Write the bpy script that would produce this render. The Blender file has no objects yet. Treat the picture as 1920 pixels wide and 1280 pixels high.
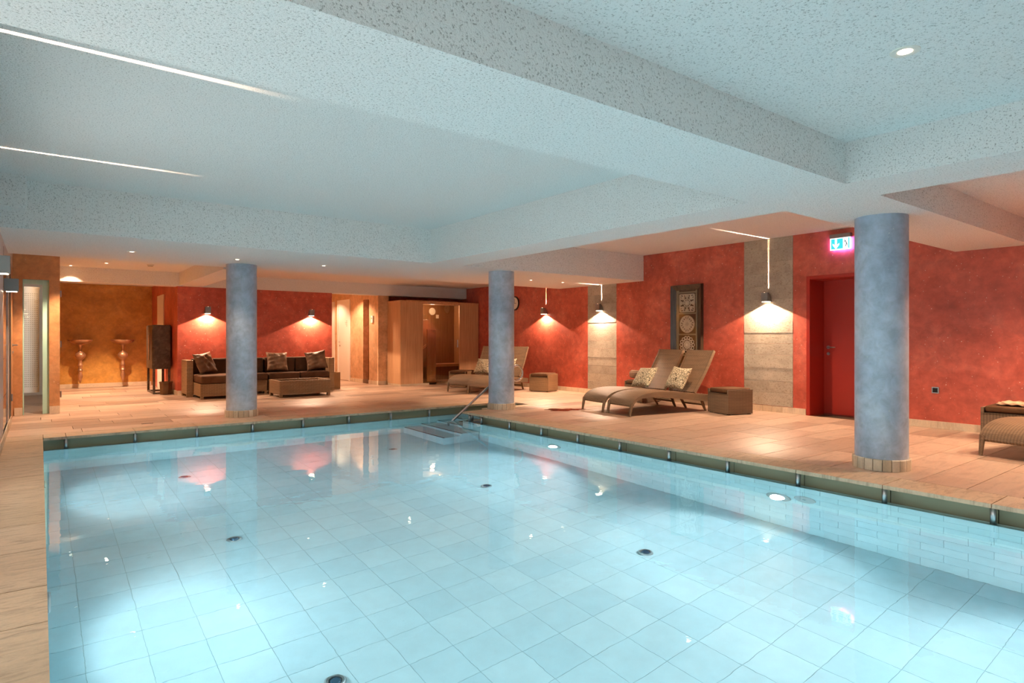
import bpy, bmesh, math, random
from math import sin, cos, pi, radians
from mathutils import Vector, Matrix

# ------------------------------------------------------------------ camera, world, exposure
SC = bpy.context.scene
COL = SC.collection
random.seed(7)
F_PX, HORIZON = 1154.0, 633.0
cam_data = bpy.data.cameras.new('camera')
cam = bpy.data.objects.new('camera', cam_data); COL.objects.link(cam)
cam_data.sensor_width = 36.0
cam_data.lens = F_PX / 1920.0 * 36.0
cam_data.shift_y = -(640.0 - HORIZON) / 1920.0
cam_data.clip_start = 0.02
cam.location = (0.0, 0.0, 1.2)
cam.rotation_euler = (pi / 2, 0, -math.asin(0.6085))
SC.camera = cam

world = bpy.data.worlds.new('world'); SC.world = world
world.use_nodes = True
bg = world.node_tree.nodes['Background']
bg.inputs['Color'].default_value = (1.0, 0.98, 0.95, 1)
bg.inputs['Strength'].default_value = 1.55

SC.view_settings.view_transform = 'Standard'
SC.view_settings.look = 'None'
SC.view_settings.gamma = 1.0
SC.view_settings.use_curve_mapping = False
SC.view_settings.exposure = 0.76
SC.cycles.caustics_reflective = False
SC.cycles.caustics_refractive = True
SC.cycles.diffuse_bounces = 5
SC.cycles.max_bounces = 9
SC.cycles.adaptive_threshold = 0.03
SC.cycles.transmission_bounces = 6
SC.cycles.sample_clamp_indirect = 6.0
SC.cycles.blur_glossy = 0.5

WARM = (1.0, 0.68, 0.46)
LAMP_W = 115.0          # wall lamps, down
SLIT_W = 300.0         # wall lamps, up slit
DOWN_W = 88.0          # recessed downlights
POOL_W = 105.0         # underwater lamps

# ------------------------------------------------------------------ helpers
def C(r, g, b):
    f = lambda c: ((c / 255 + 0.055) / 1.055) ** 2.4 if c > 10 else c / 255 / 12.92
    return (f(r), f(g), f(b), 1.0)

class MB:
    """collects geometry for one mesh"""
    def __init__(s): s.v = []; s.f = []
    def add(s, vs, fs):
        o = len(s.v); s.v += [tuple(p) for p in vs]; s.f += [tuple(i + o for i in f) for f in fs]; return s
    def box(s, x0, x1, y0, y1, z0, z1):
        return s.add([(x0,y0,z0),(x1,y0,z0),(x1,y1,z0),(x0,y1,z0),(x0,y0,z1),(x1,y0,z1),(x1,y1,z1),(x0,y1,z1)],
                     [(0,3,2,1),(4,5,6,7),(0,1,5,4),(1,2,6,5),(2,3,7,6),(3,0,4,7)])
    def prism(s, pts, a, b, axis='y'):
        """closed 2-d outline swept along an axis: y -> (x,z), z -> (x,y), x -> (y,z)"""
        n = len(pts)
        def P(p, t): return {'y': (p[0], t, p[1]), 'z': (p[0], p[1], t), 'x': (t, p[0], p[1])}[axis]
        vs = [P(p, a) for p in pts] + [P(p, b) for p in pts]
        fs = [(i, (i + 1) % n, n + (i + 1) % n, n + i) for i in range(n)]
        fs += [tuple(range(n))[::-1], tuple(range(n, 2 * n))]
        return s.add(vs, fs)
    def strip(s, top, bot, a, b):
        """solid between two polylines (x,z) of equal length, swept along y: quads only"""
        n = len(top); vs = []
        for t in (a, b):
            vs += [(p[0], t, p[1]) for p in top] + [(p[0], t, p[1]) for p in bot]
        fs = []; m = 2 * n
        for i in range(n - 1):
            fs += [(i, i+1, m+i+1, m+i), (n+i, m+n+i, m+n+i+1, n+i+1), (i, n+i, n+i+1, i+1), (m+i, m+i+1, m+n+i+1, m+n+i)]
        fs += [(0, m, m+n, n), (n-1, n+n-1, m+n+n-1, m+n-1)]
        return s.add(vs, fs)
    def lathe(s, prof, seg=32, c=(0,0,0), a0=0.0, a1=2*pi, axis='z'):
        full = abs(a1 - a0 - 2 * pi) < 1e-6
        k = seg if full else seg + 1; n = len(prof); vs = []
        for j in range(k):
            a = a0 + (a1 - a0) * j / seg
            for r, z in prof:
                p = (r * cos(a), r * sin(a), z)
                if axis == 'x': p = (z, r * cos(a), r * sin(a))
                if axis == 'y': p = (r * cos(a), z, r * sin(a))
                vs.append((c[0] + p[0], c[1] + p[1], c[2] + p[2]))
        fs = []
        for j in range(seg):
            j2 = (j + 1) % k
            for i in range(n - 1):
                fs.append((j*n+i, j2*n+i, j2*n+i+1, j*n+i+1))
        return s.add(vs, fs)
    def disc(s, r, c, seg=24, axis='z'):
        vs = []
        for j in range(seg):
            a = 2 * pi * j / seg
            p = {'z': (r*cos(a), r*sin(a), 0), 'x': (0, r*cos(a), r*sin(a)), 'y': (r*cos(a), 0, r*sin(a))}[axis]
            vs.append((c[0]+p[0], c[1]+p[1], c[2]+p[2]))
        return s.add(vs, [tuple(range(seg))])
    def tube(s, pts, r, seg=10, caps=True):
        pts = [Vector(p) for p in pts]; n = len(pts); vs = []; fs = []
        rr = r if isinstance(r, (list, tuple)) else [r] * n
        up = None
        for i, p in enumerate(pts):
            t = (pts[min(i+1, n-1)] - pts[max(i-1, 0)]).normalized()
            if up is None:
                up = t.orthogonal().normalized()
            else:
                up = (up - t * up.dot(t))
                up = up.normalized() if up.length > 1e-6 else t.orthogonal().normalized()
            w = t.cross(up)
            for j in range(seg):
                a = 2 * pi * j / seg
                vs.append(p + (up * cos(a) + w * sin(a)) * rr[i])
        for i in range(n - 1):
            for j in range(seg):
                fs.append((i*seg+j, i*seg+(j+1) % seg, (i+1)*seg+(j+1) % seg, (i+1)*seg+j))
        if caps: fs += [tuple(range(seg))[::-1], tuple(range((n-1)*seg, n*seg))]
        return s.add(vs, fs)
    def mesh(s, name, smooth=False):
        me = bpy.data.meshes.new(name); me.from_pydata(s.v, [], s.f)
        bm = bmesh.new(); bm.from_mesh(me); bmesh.ops.recalc_face_normals(bm, faces=bm.faces); bm.to_mesh(me); bm.free()
        if smooth:
            for p in me.polygons: p.use_smooth = True
        return me
    def build(s, name, mat, parent=None, smooth=False, bevel=0.0, loc=None, rot=None, seg=2):
        me = s.mesh(name, smooth)
        o = link(name, me, parent, loc, rot)
        me.materials.append(mat)
        if bevel:
            m = o.modifiers.new('bevel', 'BEVEL'); m.width = bevel; m.segments = seg; m.limit_method = 'ANGLE'; m.angle_limit = radians(40)
        if smooth:
            m = o.modifiers.new('edges', 'EDGE_SPLIT'); m.split_angle = radians(50)
        return o

def link(name, data, parent=None, loc=None, rot=None):
    o = bpy.data.objects.new(name, data); COL.objects.link(o)
    if parent: o.parent = parent
    if loc: o.location = loc
    if rot: o.rotation_euler = rot
    return o

def tag(o, label, cat, group=None):
    o['label'] = label; o['category'] = cat
    if group: o['group'] = group
    return o

def thing(name, label, cat, loc=(0,0,0), rz=0.0, group=None):
    return tag(link(name, None, None, loc, (0, 0, rz)), label, cat, group)

def structure(o): o['kind'] = 'structure'; return o
def box(x0, x1, y0, y1, z0, z1): return MB().box(x0, x1, y0, y1, z0, z1)

def copy_tree(o, parent=None):
    c = o.copy(); COL.objects.link(c); c.parent = parent
    for ch in list(o.children): copy_tree(ch, c)
    return c

def lamp(name, kind, parent, loc, rot, energy, color, **kw):
    l = bpy.data.lights.new(name, kind); l.energy = energy; l.color = color[:3]
    for k, v in kw.items(): setattr(l, k, v)
    return link(name, l, parent, loc, rot)

# ------------------------------------------------------------------ materials
class Mat:
    def __init__(s, name, rough=0.6, metal=0.0, color=None, spec=None):
        s.m = bpy.data.materials.new(name); s.m.use_nodes = True
        s.t = s.m.node_tree; s.b = s.t.nodes['Principled BSDF']
        s.b.inputs['Roughness'].default_value = rough; s.b.inputs['Metallic'].default_value = metal
        if color: s.b.inputs['Base Color'].default_value = color
        if spec is not None: s.b.inputs['Specular IOR Level'].default_value = spec
    def n(s, kind, **kw):
        nd = s.t.nodes.new(kind)
        for k, v in kw.items():
            if k.startswith('i_'):
                nd.inputs[k[2:].replace('_', ' ')].default_value = v
            else: setattr(nd, k, v)
        return nd
    def l(s, a, b): s.t.links.new(a, b)
    def pos(s, rnd=False):
        """world position, shifted by a random amount per object if wanted"""
        g = s.n('ShaderNodeNewGeometry').outputs['Position']
        if not rnd: return g
        oi = s.n('ShaderNodeObjectInfo'); m = s.n('ShaderNodeVectorMath', operation='SCALE'); m.inputs[0].default_value = (17.3, 31.7, 9.1)
        s.l(oi.outputs['Random'], m.inputs['Scale'])
        a = s.n('ShaderNodeVectorMath', operation='ADD'); s.l(g, a.inputs[0]); s.l(m.outputs[0], a.inputs[1])
        return a.outputs[0]
    def obj(s): return s.n('ShaderNodeTexCoord').outputs['Object']
    def mapping(s, vec, scale):
        m = s.n('ShaderNodeMapping'); m.inputs['Scale'].default_value = scale; s.l(vec, m.inputs['Vector']); return m.outputs[0]
    def noise(s, vec, scale, detail=4, rough=0.55, dist=0.0):
        nd = s.n('ShaderNodeTexNoise'); nd.inputs['Scale'].default_value = scale; nd.inputs['Detail'].default_value = detail
        nd.inputs['Roughness'].default_value = rough; nd.inputs['Distortion'].default_value = dist
        s.l(vec, nd.inputs['Vector']); return nd.outputs['Fac']
    def ramp(s, fac, stops):
        r = s.n('ShaderNodeValToRGB'); e = r.color_ramp.elements
        while len(e) < len(stops): e.new(0.5)
        for i, (p, c) in enumerate(stops): e[i].position = p; e[i].color = c if len(c) == 4 else tuple(c) + (1,)
        s.l(fac, r.inputs['Fac']); return r.outputs['Color']
    def mix(s, fac, a, b, blend='MIX'):
        m = s.n('ShaderNodeMix', data_type='RGBA', blend_type=blend)
        for k, v in ((0, fac), (6, a), (7, b)):
            if hasattr(v, 'is_output'): s.l(v, m.inputs[k])
            else: m.inputs[k].default_value = v
        return m.outputs[2]
    def math(s, op, a, b=0.0, c=0.0):
        m = s.n('ShaderNodeMath', operation=op)
        for i, v in enumerate((a, b, c)):
            if hasattr(v, 'is_output'): s.l(v, m.inputs[i])
            else: m.inputs[i].default_value = v
        return m.outputs[0]
    def color(s, sock): s.l(sock, s.b.inputs['Base Color']); return s
    def bump(s, h, strength=0.3, dist=0.01, prev=None):
        b = s.n('ShaderNodeBump'); b.inputs['Strength'].default_value = strength; b.inputs['Distance'].default_value = dist
        s.l(h, b.inputs['Height'])
        if prev: s.l(prev, b.inputs['Normal'])
        s.l(b.outputs[0], s.b.inputs['Normal']); return b.outputs[0]

G1 = (1, 1, 1, 1); G0 = (0, 0, 0, 1)

def m_stucco(name, lo, mid, hi, speck=(0.85, 0.72, 0.6, 1), rough=0.42, speck_at=0.745):
    a = Mat(name, rough); p = a.pos()
    base = a.ramp(a.noise(p, 1.3, 6, 0.62, 0.6), [(0.3, lo), (0.52, mid), (0.72, hi)])
    fine = a.ramp(a.noise(p, 9, 5, 0.65, 0.4), [(0.35, (0.80,)*3), (0.65, (1.12,)*3)])
    c = a.mix(1.0, base, fine, 'MULTIPLY')
    sp = a.ramp(a.noise(p, 42, 1, 0.5), [(speck_at, G0), (speck_at + 0.02, G1)])
    a.color(a.mix(sp, c, speck))
    a.bump(a.noise(p, 14, 4, 0.6), 0.12, 0.01)
    return a.m

M = {}
M['red'] = m_stucco('red_stucco', C(168, 72, 54), C(194, 92, 72), C(210, 114, 94))
M['ocher'] = m_stucco('ocher_stucco', C(174, 122, 54), C(194, 142, 68), C(208, 160, 90), speck_at=0.78)
M['ocher_light'] = m_stucco('pale_ocher_stucco', C(178, 124, 78), C(196, 142, 94), C(208, 158, 112), speck_at=0.8)
M['corridor'] = m_stucco('pale_corridor_plaster', C(196, 152, 112), C(210, 168, 128), C(220, 182, 146), speck_at=0.82)
M['blue'] = m_stucco('blue_stucco', C(146, 160, 178), C(172, 184, 200), C(196, 204, 214), speck=(0.5, 0.55, 0.55, 1), speck_at=0.745)
M['mauve'] = m_stucco('mauve_plaster', C(176, 160, 152), C(190, 174, 166), C(200, 186, 178), speck_at=0.82)

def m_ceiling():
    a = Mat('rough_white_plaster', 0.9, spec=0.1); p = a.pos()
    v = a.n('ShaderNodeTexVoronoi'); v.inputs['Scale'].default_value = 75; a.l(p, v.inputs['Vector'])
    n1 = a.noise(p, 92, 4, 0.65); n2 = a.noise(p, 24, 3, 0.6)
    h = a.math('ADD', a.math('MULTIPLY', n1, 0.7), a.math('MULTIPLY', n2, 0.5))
    mottle = a.ramp(n1, [(0.33, C(168, 168, 164)), (0.445, C(240, 240, 238))])  # shade of the plaster pits painted in as darker colour
    a.color(mottle)
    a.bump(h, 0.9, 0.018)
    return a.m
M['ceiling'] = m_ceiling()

def m_stone(name, cols, vein=0.76, rough=0.5, bump=0.1, mottle=(1.6, 7.0, 1.0)):
    a = Mat(name, rough); p = a.pos(True)
    oi = a.n('ShaderNodeObjectInfo')
    base = a.ramp(oi.outputs['Random'], cols)
    w = a.noise(a.mapping(p, mottle), 1.7, 6, 0.62, 1.2)
    vein_c = a.ramp(w, [(0.30, (vein + .02, vein, vein - .03)), (0.5, (1.0, 1.0, 1.0)), (0.7, (1.1, 1.08, 1.05))])
    c = a.mix(1.0, base, vein_c, 'MULTIPLY')
    fine = a.ramp(a.noise(p, 60, 3, 0.6), [(0.3, (0.92,)*3), (0.7, (1.05,)*3)])
    a.color(a.mix(1.0, c, fine, 'MULTIPLY'))
    a.bump(w, bump, 0.01)
    return a.m
M['slab'] = m_stone('sandstone_slab', [(0.0, C(146, 122, 103)), (0.25, C(196, 167, 144)), (0.5, C(168, 142, 121)), (0.75, C(203, 176, 153)), (1.0, C(184, 155, 132))], rough=0.38)
M['coping'] = m_stone('sandstone_coping', [(0.0, C(176, 152, 124)), (0.5, C(196, 170, 140)), (1.0, C(184, 160, 134))], rough=0.45, bump=0.4, vein=0.62, mottle=(3.0, 11.0, 1.0))
M['skirt'] = m_stone('stone_skirting', [(0.0, C(204, 188, 162)), (0.5, C(220, 204, 180)), (1.0, C(196, 176, 148))])
M['mortar'] = Mat('mortar', 0.9, color=C(112, 92, 72)).m
M['grout'] = Mat('pool_grout', 0.7, color=C(140, 178, 182)).m
M['wall_grout'] = Mat('pool_wall_grout', 0.7, color=C(172, 208, 216)).m

def m_tile(name, a_, b_):
    a = Mat(name, 0.35); p = a.pos(True); oi = a.n('ShaderNodeObjectInfo')
    base = a.ramp(oi.outputs['Random'], [(0.0, a_), (1.0, b_)])
    f = a.ramp(a.noise(p, 6, 4, 0.6), [(0.3, (0.94,)*3), (0.7, (1.04,)*3)])
    a.color(a.mix(1.0, base, f, 'MULTIPLY')); return a.m
M['tile_floor'] = m_tile('pool_floor_tile', C(184, 218, 228), C(196, 226, 234))
M['tile_wall'] = m_tile('pool_wall_tile', C(190, 228, 236), C(204, 236, 242))
M['pool_shell'] = Mat('pool_shell', 0.6, color=C(196, 226, 232)).m

def m_concrete():
    a = Mat('board_marked_concrete', 0.7); p = a.pos(True); oi = a.n('ShaderNodeObjectInfo')
    base = a.ramp(oi.outputs['Random'], [(0.0, C(166, 156, 142)), (0.5, C(186, 177, 162)), (1.0, C(174, 162, 146))])
    big = a.ramp(a.noise(p, 2.2, 5, 0.65, 0.6), [(0.3, (0.74, 0.72, 0.68)), (0.65, (1.1, 1.08, 1.04))])
    c = a.mix(1.0, base, big, 'MULTIPLY')
    pit = a.noise(a.mapping(p, (1.0, 1.0, 1.5)), 34, 4, 0.7)
    c = a.mix(1.0, c, a.ramp(pit, [(0.33, (0.62, 0.57, 0.5)), (0.47, (1, 1, 1))]), 'MULTIPLY')
    a.color(c); a.bump(pit, 0.5, 0.01); return a.m
M['concrete'] = m_concrete()

def m_wood(name, lo, hi, axis='z'):
    a = Mat(name, 0.45); p = a.pos(True)
    sc = {'z': (26, 26, 1.1), 'x': (1.1, 26, 26), 'y': (26, 1.1, 26)}[axis]
    w = a.noise(a.mapping(p, sc), 1.2, 5, 0.6, 0.3)
    a.color(a.ramp(w, [(0.3, lo), (0.7, hi)])); a.bump(w, 0.05, 0.004); return a.m
M['oak'] = m_wood('oak_veneer', C(182, 138, 98), C(210, 166, 124))
M['oak_dark'] = m_wood('dark_oak_lining', C(112, 78, 46), C(142, 104, 66))

def m_wicker(name, mode, lo, hi, h=0.030, v=0.013):
    """woven strands: rows shifted by half a row from post to post"""
    a = Mat(name, 0.5); sp = a.n('ShaderNodeSeparateXYZ'); a.l(a.obj(), sp.inputs[0])
    x, y, z = sp.outputs
    if mode == 'box': hh = a.math('ADD', x, y); vv = z
    elif mode == 'flat': hh = y; vv = a.math('ADD', x, a.math('MULTIPLY', z, 0.8))
    hc = a.math('DIVIDE', hh, h)
    colpar = a.math('MODULO', a.math('ABSOLUTE', a.math('FLOOR', hc)), 2.0)
    row = a.math('ADD', a.math('DIVIDE', vv, v), a.math('MULTIPLY', colpar, 0.5))
    s1 = a.math('ABSOLUTE', a.math('SINE', a.math('MULTIPLY', row, pi)))
    s2 = a.math('ABSOLUTE', a.math('SINE', a.math('MULTIPLY', hc, pi)))
    w = a.math('MULTIPLY', s1, a.math('ADD', a.math('MULTIPLY', s2, 0.6), 0.4))
    band = a.noise(a.mapping(a.obj(), (2, 2, 22)), 1.5, 2, 0.5)
    c = a.ramp(w, [(0.05, tuple(q * 0.45 for q in lo[:3])), (0.4, lo), (0.95, hi)])
    a.color(a.mix(1.0, c, a.ramp(band, [(0.35, (0.86,)*3), (0.65, (1.1,)*3)]), 'MULTIPLY'))
    a.bump(w, 0.45, 0.006); return a.m
M['wicker'] = m_wicker('honey_wicker', 'box', C(136, 106, 74), C(178, 146, 108))
M['wicker_dark'] = m_wicker('grey_brown_wicker', 'box', C(112, 92, 72), C(150, 126, 100))
M['wicker_lounger'] = m_wicker('brown_lounger_weave', 'flat', C(122, 98, 74), C(158, 130, 100), 0.028, 0.014)

def m_fabric(name, lo, hi, rough=0.85):
    a = Mat(name, rough, spec=0.2); p = a.pos(True)
    n = a.noise(p, 5, 5, 0.6, 0.5)
    a.color(a.ramp(n, [(0.3, lo), (0.7, hi)])); a.bump(n, 0.25, 0.03); return a.m
M['brown'] = m_fabric('dark_brown_fabric', C(66, 46, 32), C(88, 62, 44))
M['brown_mid'] = m_fabric('brown_seat_fabric', C(84, 58, 38), C(104, 74, 50))
M['taupe'] = m_fabric('taupe_satin', C(92, 68, 52), C(134, 104, 80), 0.5)
M['towel'] = m_fabric('taupe_towel', C(120, 98, 80), C(148, 122, 102), 0.95)
M['cream_towel'] = m_fabric('cream_towel', C(190, 150, 118), C(214, 178, 146), 0.95)

def m_pebble():
    a = Mat('pebble_print_fabric', 0.8, spec=0.2)
    v = a.n('ShaderNodeTexVoronoi', feature='DISTANCE_TO_EDGE'); v.inputs['Scale'].default_value = 26
    a.l(a.obj(), v.inputs['Vector'])
    a.color(a.ramp(v.outputs['Distance'], [(0.03, C(84, 80, 68)), (0.075, C(206, 192, 158)), (0.5, C(226, 214, 186))])); return a.m
M['pebble'] = m_pebble()

M['steel'] = Mat('brushed_steel', 0.28, 1.0, C(180, 180, 180)).m
M['chrome'] = Mat('chrome', 0.1, 1.0, C(214, 214, 214)).m
M['lamp_metal'] = Mat('lamp_aluminium', 0.38, 0.9, C(150, 152, 152)).m
M['white'] = Mat('white_paint', 0.45, color=C(232, 224, 212)).m
M['plastic'] = Mat('white_plastic', 0.4, color=C(226, 222, 212)).m
M['black'] = Mat('black_metal', 0.4, 0.3, C(28, 26, 25)).m
M['dark_frame'] = Mat('dark_window_frame', 0.4, 0.5, C(56, 50, 46)).m
M['reddoor'] = Mat('red_door_paint', 0.4, color=C(166, 40, 24)).m
M['gutter'] = Mat('olive_gutter_panel', 0.5, color=C(150, 150, 124)).m
M['gutter_dark'] = Mat('gutter_channel', 0.8, color=C(40, 44, 40)).m
M['teal'] = Mat('pale_green_frame', 0.3, color=C(182, 228, 212)).m
M['drain'] = Mat('dark_nozzle_metal', 0.3, 0.4, C(44, 84, 108)).m
M['bronze'] = None
def m_bronze():
    a = Mat('patinated_bronze', 0.36, 0.6); p = a.pos()
    a.color(a.ramp(a.noise(p, 8, 4), [(0.3, C(146, 106, 78)), (0.7, C(198, 156, 122))])); return a.m
M['bronze'] = m_bronze()
def m_iron():
    a = Mat('mottled_dark_iron', 0.42, 0.6); p = a.pos()
    n = a.noise(p, 11, 6, 0.7, 0.8)
    a.color(a.ramp(n, [(0.3, C(62, 52, 42)), (0.55, C(102, 88, 72)), (0.75, C(140, 122, 102))])); a.bump(n, 0.2, 0.01); return a.m
M['iron'] = m_iron()
def m_frame():
    a = Mat('dark_lacquered_wood', 0.3); p = a.pos()
    a.color(a.ramp(a.noise(a.mapping(p, (12, 12, 1.5)), 2, 4), [(0.3, C(44, 34, 26)), (0.7, C(78, 62, 46))])); return a.m
M['darkwood'] = m_frame()
M['brownback'] = Mat('brown_backing', 0.35, color=C(84, 56, 36)).m
M['carving'] = Mat('whitewashed_carving', 0.6, color=C(226, 212, 192)).m
M['greige'] = Mat('greige_lacquer', 0.35, color=C(150, 142, 122)).m
M['bin'] = m_fabric('brown_leather', C(84, 60, 38), C(112, 82, 54), 0.5)
M['seagrass'] = m_wicker('woven_seagrass', 'box', C(150, 110, 66), C(190, 148, 98), 0.02, 0.02)

def emit(name, col, strength):
    m = bpy.data.materials.new(name); m.use_nodes = True; t = m.node_tree; t.nodes.clear()
    e = t.nodes.new('ShaderNodeEmission'); e.inputs[0].default_value = tuple(col[:3]) + (1,); e.inputs[1].default_value = strength
    o = t.nodes.new('ShaderNodeOutputMaterial'); t.links.new(e.outputs[0], o.inputs[0]); return m
M['bulb'] = emit('warm_bulb', (1.0, 0.74, 0.5), 14.0)
M['pool_bulb'] = emit('pool_lamp_glass', (0.94, 0.98, 1.0), 16.0)
M['sign_teal'] = emit('sign_teal', C(60, 196, 204), 0.9)
M['sign_white'] = emit('sign_white', (0.95, 1.0, 1.0), 1.3)
M['sign_violet'] = emit('sign_backlight', (0.48, 0.16, 1.0), 28.0)

def m_water():
    a = Mat('pool_water'); t = a.t; t.nodes.remove(a.b)
    g = a.n('ShaderNodeBsdfGlass'); g.inputs['IOR'].default_value = 1.333; g.inputs['Roughness'].default_value = 0.0
    g.inputs['Color'].default_value = (0.83, 0.97, 1.0, 1)
    p = a.pos()
    h = a.math('ADD', a.noise(p, 2.2, 2, 0.5, 0.4), a.math('MULTIPLY', a.noise(p, 14, 2, 0.5), 0.12))
    b = a.n('ShaderNodeBump'); b.inputs['Strength'].default_value = 0.10; b.inputs['Distance'].default_value = 0.02
    a.l(h, b.inputs['Height']); a.l(b.outputs[0], g.inputs['Normal'])
    a.l(g.outputs[0], t.nodes['Material Output'].inputs['Surface']); return a.m
M['water'] = m_water()

def m_pane(name, tint, base=0.04):
    """thin clear pane: lets light straight through, mirrors more at a flat angle"""
    a = Mat(name); t = a.t; t.nodes.remove(a.b)
    lw = a.n('ShaderNodeLayerWeight'); lw.inputs['Blend'].default_value = 0.5
    f = a.math('ADD', a.math('MULTIPLY', a.math('POWER', lw.outputs['Facing'], 5.0), 1 - base), base)
    tr = a.n('ShaderNodeBsdfTransparent'); tr.inputs['Color'].default_value = tint
    gl = a.n('ShaderNodeBsdfGlossy'); gl.inputs['Roughness'].default_value = 0.02
    mx = a.n('ShaderNodeMixShader'); a.l(f, mx.inputs[0]); a.l(tr.outputs[0], mx.inputs[1]); a.l(gl.outputs[0], mx.inputs[2])
    a.l(mx.outputs[0], t.nodes['Material Output'].inputs['Surface']); return a.m
M['pane'] = m_pane('clear_pane', (0.95, 0.96, 0.95, 1), 0.05)
M['smoked'] = m_pane('smoked_pane', (0.86, 0.80, 0.70, 1), 0.06)
M['brown_glass'] = Mat('brown_glass_panel', 0.06, color=C(74, 50, 34)).m

# ------------------------------------------------------------------ levels and plan
ZS, ZMAIN, ZNEAR, ZTRI, ZBACK = 2.316, 2.815, 2.614, 2.60, 2.555
ZW, ZF = -0.155, -1.485
XL, XR = -0.335, 9.43
PX0, PX1, PY1, PY0 = 0.03, 5.46, 9.24, -1.2
YB = 14.41                         # red back wall

UNIT = box(-.5, .5, -.5, .5, -.5, .5).mesh('unit_piece')
def piece(name, mat_mesh, x0, x1, y0, y1, z0, z1, parent):
    o = link(name, mat_mesh, parent, ((x0+x1)/2, (y0+y1)/2, (z0+z1)/2)); o.scale = (x1-x0, y1-y0, z1-z0); return o
def unit_mesh(mat):
    me = UNIT.copy(); me.materials.append(mat); return me

# ------------------------------------------------------------------ pool
def pool():
    fl = structure(box(PX0-.1, 7.1, PY0-.1, PY1+.1, ZF-.15, ZF-.003).build('pool_floor', M['grout']))
    tm = unit_mesh(M['tile_floor']); T, g = 0.3125, 0.003
    tiles = []
    i0 = int((PX0 - 0.833) / T) - 1
    i = i0
    xs = [0.833 + T * k for k in range(-4, 17)]; ys = [3.956 + T * k for k in range(-18, 19)]
    fx, fy = 0.6085, 0.7936
    for x in xs:
        for y in ys:
            a, b, c, d = max(x, PX0), min(x + T, PX1), max(y, PY0), min(y + T, PY1)
            if b - a < .02 or d - c < .02: continue
            mx, my = (a + b) / 2, (c + d) / 2
            dep = mx * fx + my * fy; rt = mx * .7936 - my * .6085
            inside = dep > .5 and abs(rt / dep) < .9 and 1.9 / dep < .62
            tiles.append((0 if inside else 1, dep, a, b, c, d))
    tiles.sort()
    rest = MB()
    for k, (q, dep, a, b, c, d) in enumerate(tiles):
        if k < 300 and q == 0: piece('floor_tile', tm, a+g/2, b-g/2, c+g/2, d-g/2, ZF-.012, ZF, fl)
        else: rest.box(a+g/2, b-g/2, c+g/2, d-g/2, ZF-.012, ZF)
    r = rest.build('floor_tiling', M['tile_floor'], fl); r['kind'] = 'stuff'
    # walls
    wt = unit_mesh(M['tile_wall']); H_ = (ZW - ZF) / 8
    def wall(name, along, fixed, a0, a1, sgn, parts=True):
        th = .10
        if along == 'y': w = box(min(fixed+.006*sgn, fixed+th*sgn), max(fixed+.006*sgn, fixed+th*sgn), a0, a1, ZF-.1, ZW-.004)
        else: w = box(a0, a1, min(fixed+.006*sgn, fixed+th*sgn), max(fixed+.006*sgn, fixed+th*sgn), ZF-.1, ZW-.004)
        w = structure(w.build(name, M['wall_grout'] if parts else M['pool_shell']))
        if not parts: return w
        for r_ in range(8):
            z0 = ZF + r_ * H_
            t = a0 - (0.156 if r_ % 2 else 0)
            while t < a1:
                p, q = max(t, a0), min(t + T, a1)
                if q - p > .03:
                    f0, f1 = sorted((fixed, fixed + .012 * sgn))
                    if along == 'y': piece('wall_tile', wt, f0, f1, p+.0015, q-.0015, z0+.0015, z0+H_-.0015, w)
                    else: piece('wall_tile', wt, p+.0015, q-.0015, f0, f1, z0+.0015, z0+H_-.0015, w)
                t += T
        return w
    wall('pool_wall_right', 'y', PX1, 0.0, 8.44, 1)
    wall('pool_wall_back', 'x', PY1, PX0, 7.0, 1)
    wall('pool_wall_left', 'y', PX0, PY0, PY1, -1, False)
    wall('pool_wall_front', 'x', PY0, PX0, PX1, -1, False)
    wall('pool_wall_near', 'y', PX1, PY0, 0.0, 1, False)
    n = MB().box(PX1+.006, 5.98, 8.34, 8.44, ZF-.1, ZW-.004).box(5.98, 7.0, 8.56, 8.66, ZF-.1, ZW-.004).box(5.90, 5.98, 8.44, 8.66, ZF-.1, ZW-.004).box(7.0, 7.1, 8.56, 9.34, ZF-.1, ZW-.004)
    structure(n.build('pool_wall_niche', M['pool_shell']))
    # entry steps
    st = structure(link('pool_steps', None))
    for k, (x, z) in enumerate(((4.80, -1.0), (5.12, -.82), (5.44, -.64), (5.75, -.46), (6.05, -.30))):
        x1 = (5.12, 5.44, 5.75, 6.05, 7.0)[k]
        y0 = 7.95 if x < 5.4 else 8.44 if x1 < 5.98 else 8.66
        s = box(x, x1, y0, 9.23, ZF if k < 2 else z-.3, z).build('step', M['tile_floor'], st)
        box(x+.0, x+.03, y0, 9.22, z, z+.004).build('nosing_strip', M['drain'], s)
    # water
    w = MB()
    outline = [(PX0-.02, PY0), (PX1+.05, PY0), (PX1+.05, 8.42), (6.0, 8.42), (6.0, 8.64), (7.02, 8.64), (7.02, PY1+.05), (PX0-.02, PY1+.05)]
    w.add([(x, y, ZW) for x, y in outline], [(0, 1, 2, 7), (2, 3, 4, 7), (4, 5, 6, 7)])
    wo = w.build('pool_water', M['water']); wo['kind'] = 'stuff'
    tag(wo, 'clear turquoise water filling the indoor swimming pool', 'water')
    for p in wo.data.polygons:
        if p.normal.z < 0: p.flip()
    # gutter
    gt = structure(link('trim_1', None))
    MBg = MB().box(5.56, 5.74, PY0, 8.12, -.30, -.22).box(PX0, 7.3, 9.34, 9.48, -.30, -.24).box(5.46, 7.3, 8.1, 8.56, -.30, -.24)
    MBg.build('gutter_channel', M['gutter_dark'], gt)
    gp = unit_mesh(M['gutter'])
    y = 1.416 - .725 * 2
    while y < 8.0:
        piece('gutter_panel', gp, 5.60, 5.62, y+.004, min(y + .725, 8.12)-.004, -.29, -.035, gt); y += .725
    x = .975 - .7235 * 2
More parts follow.
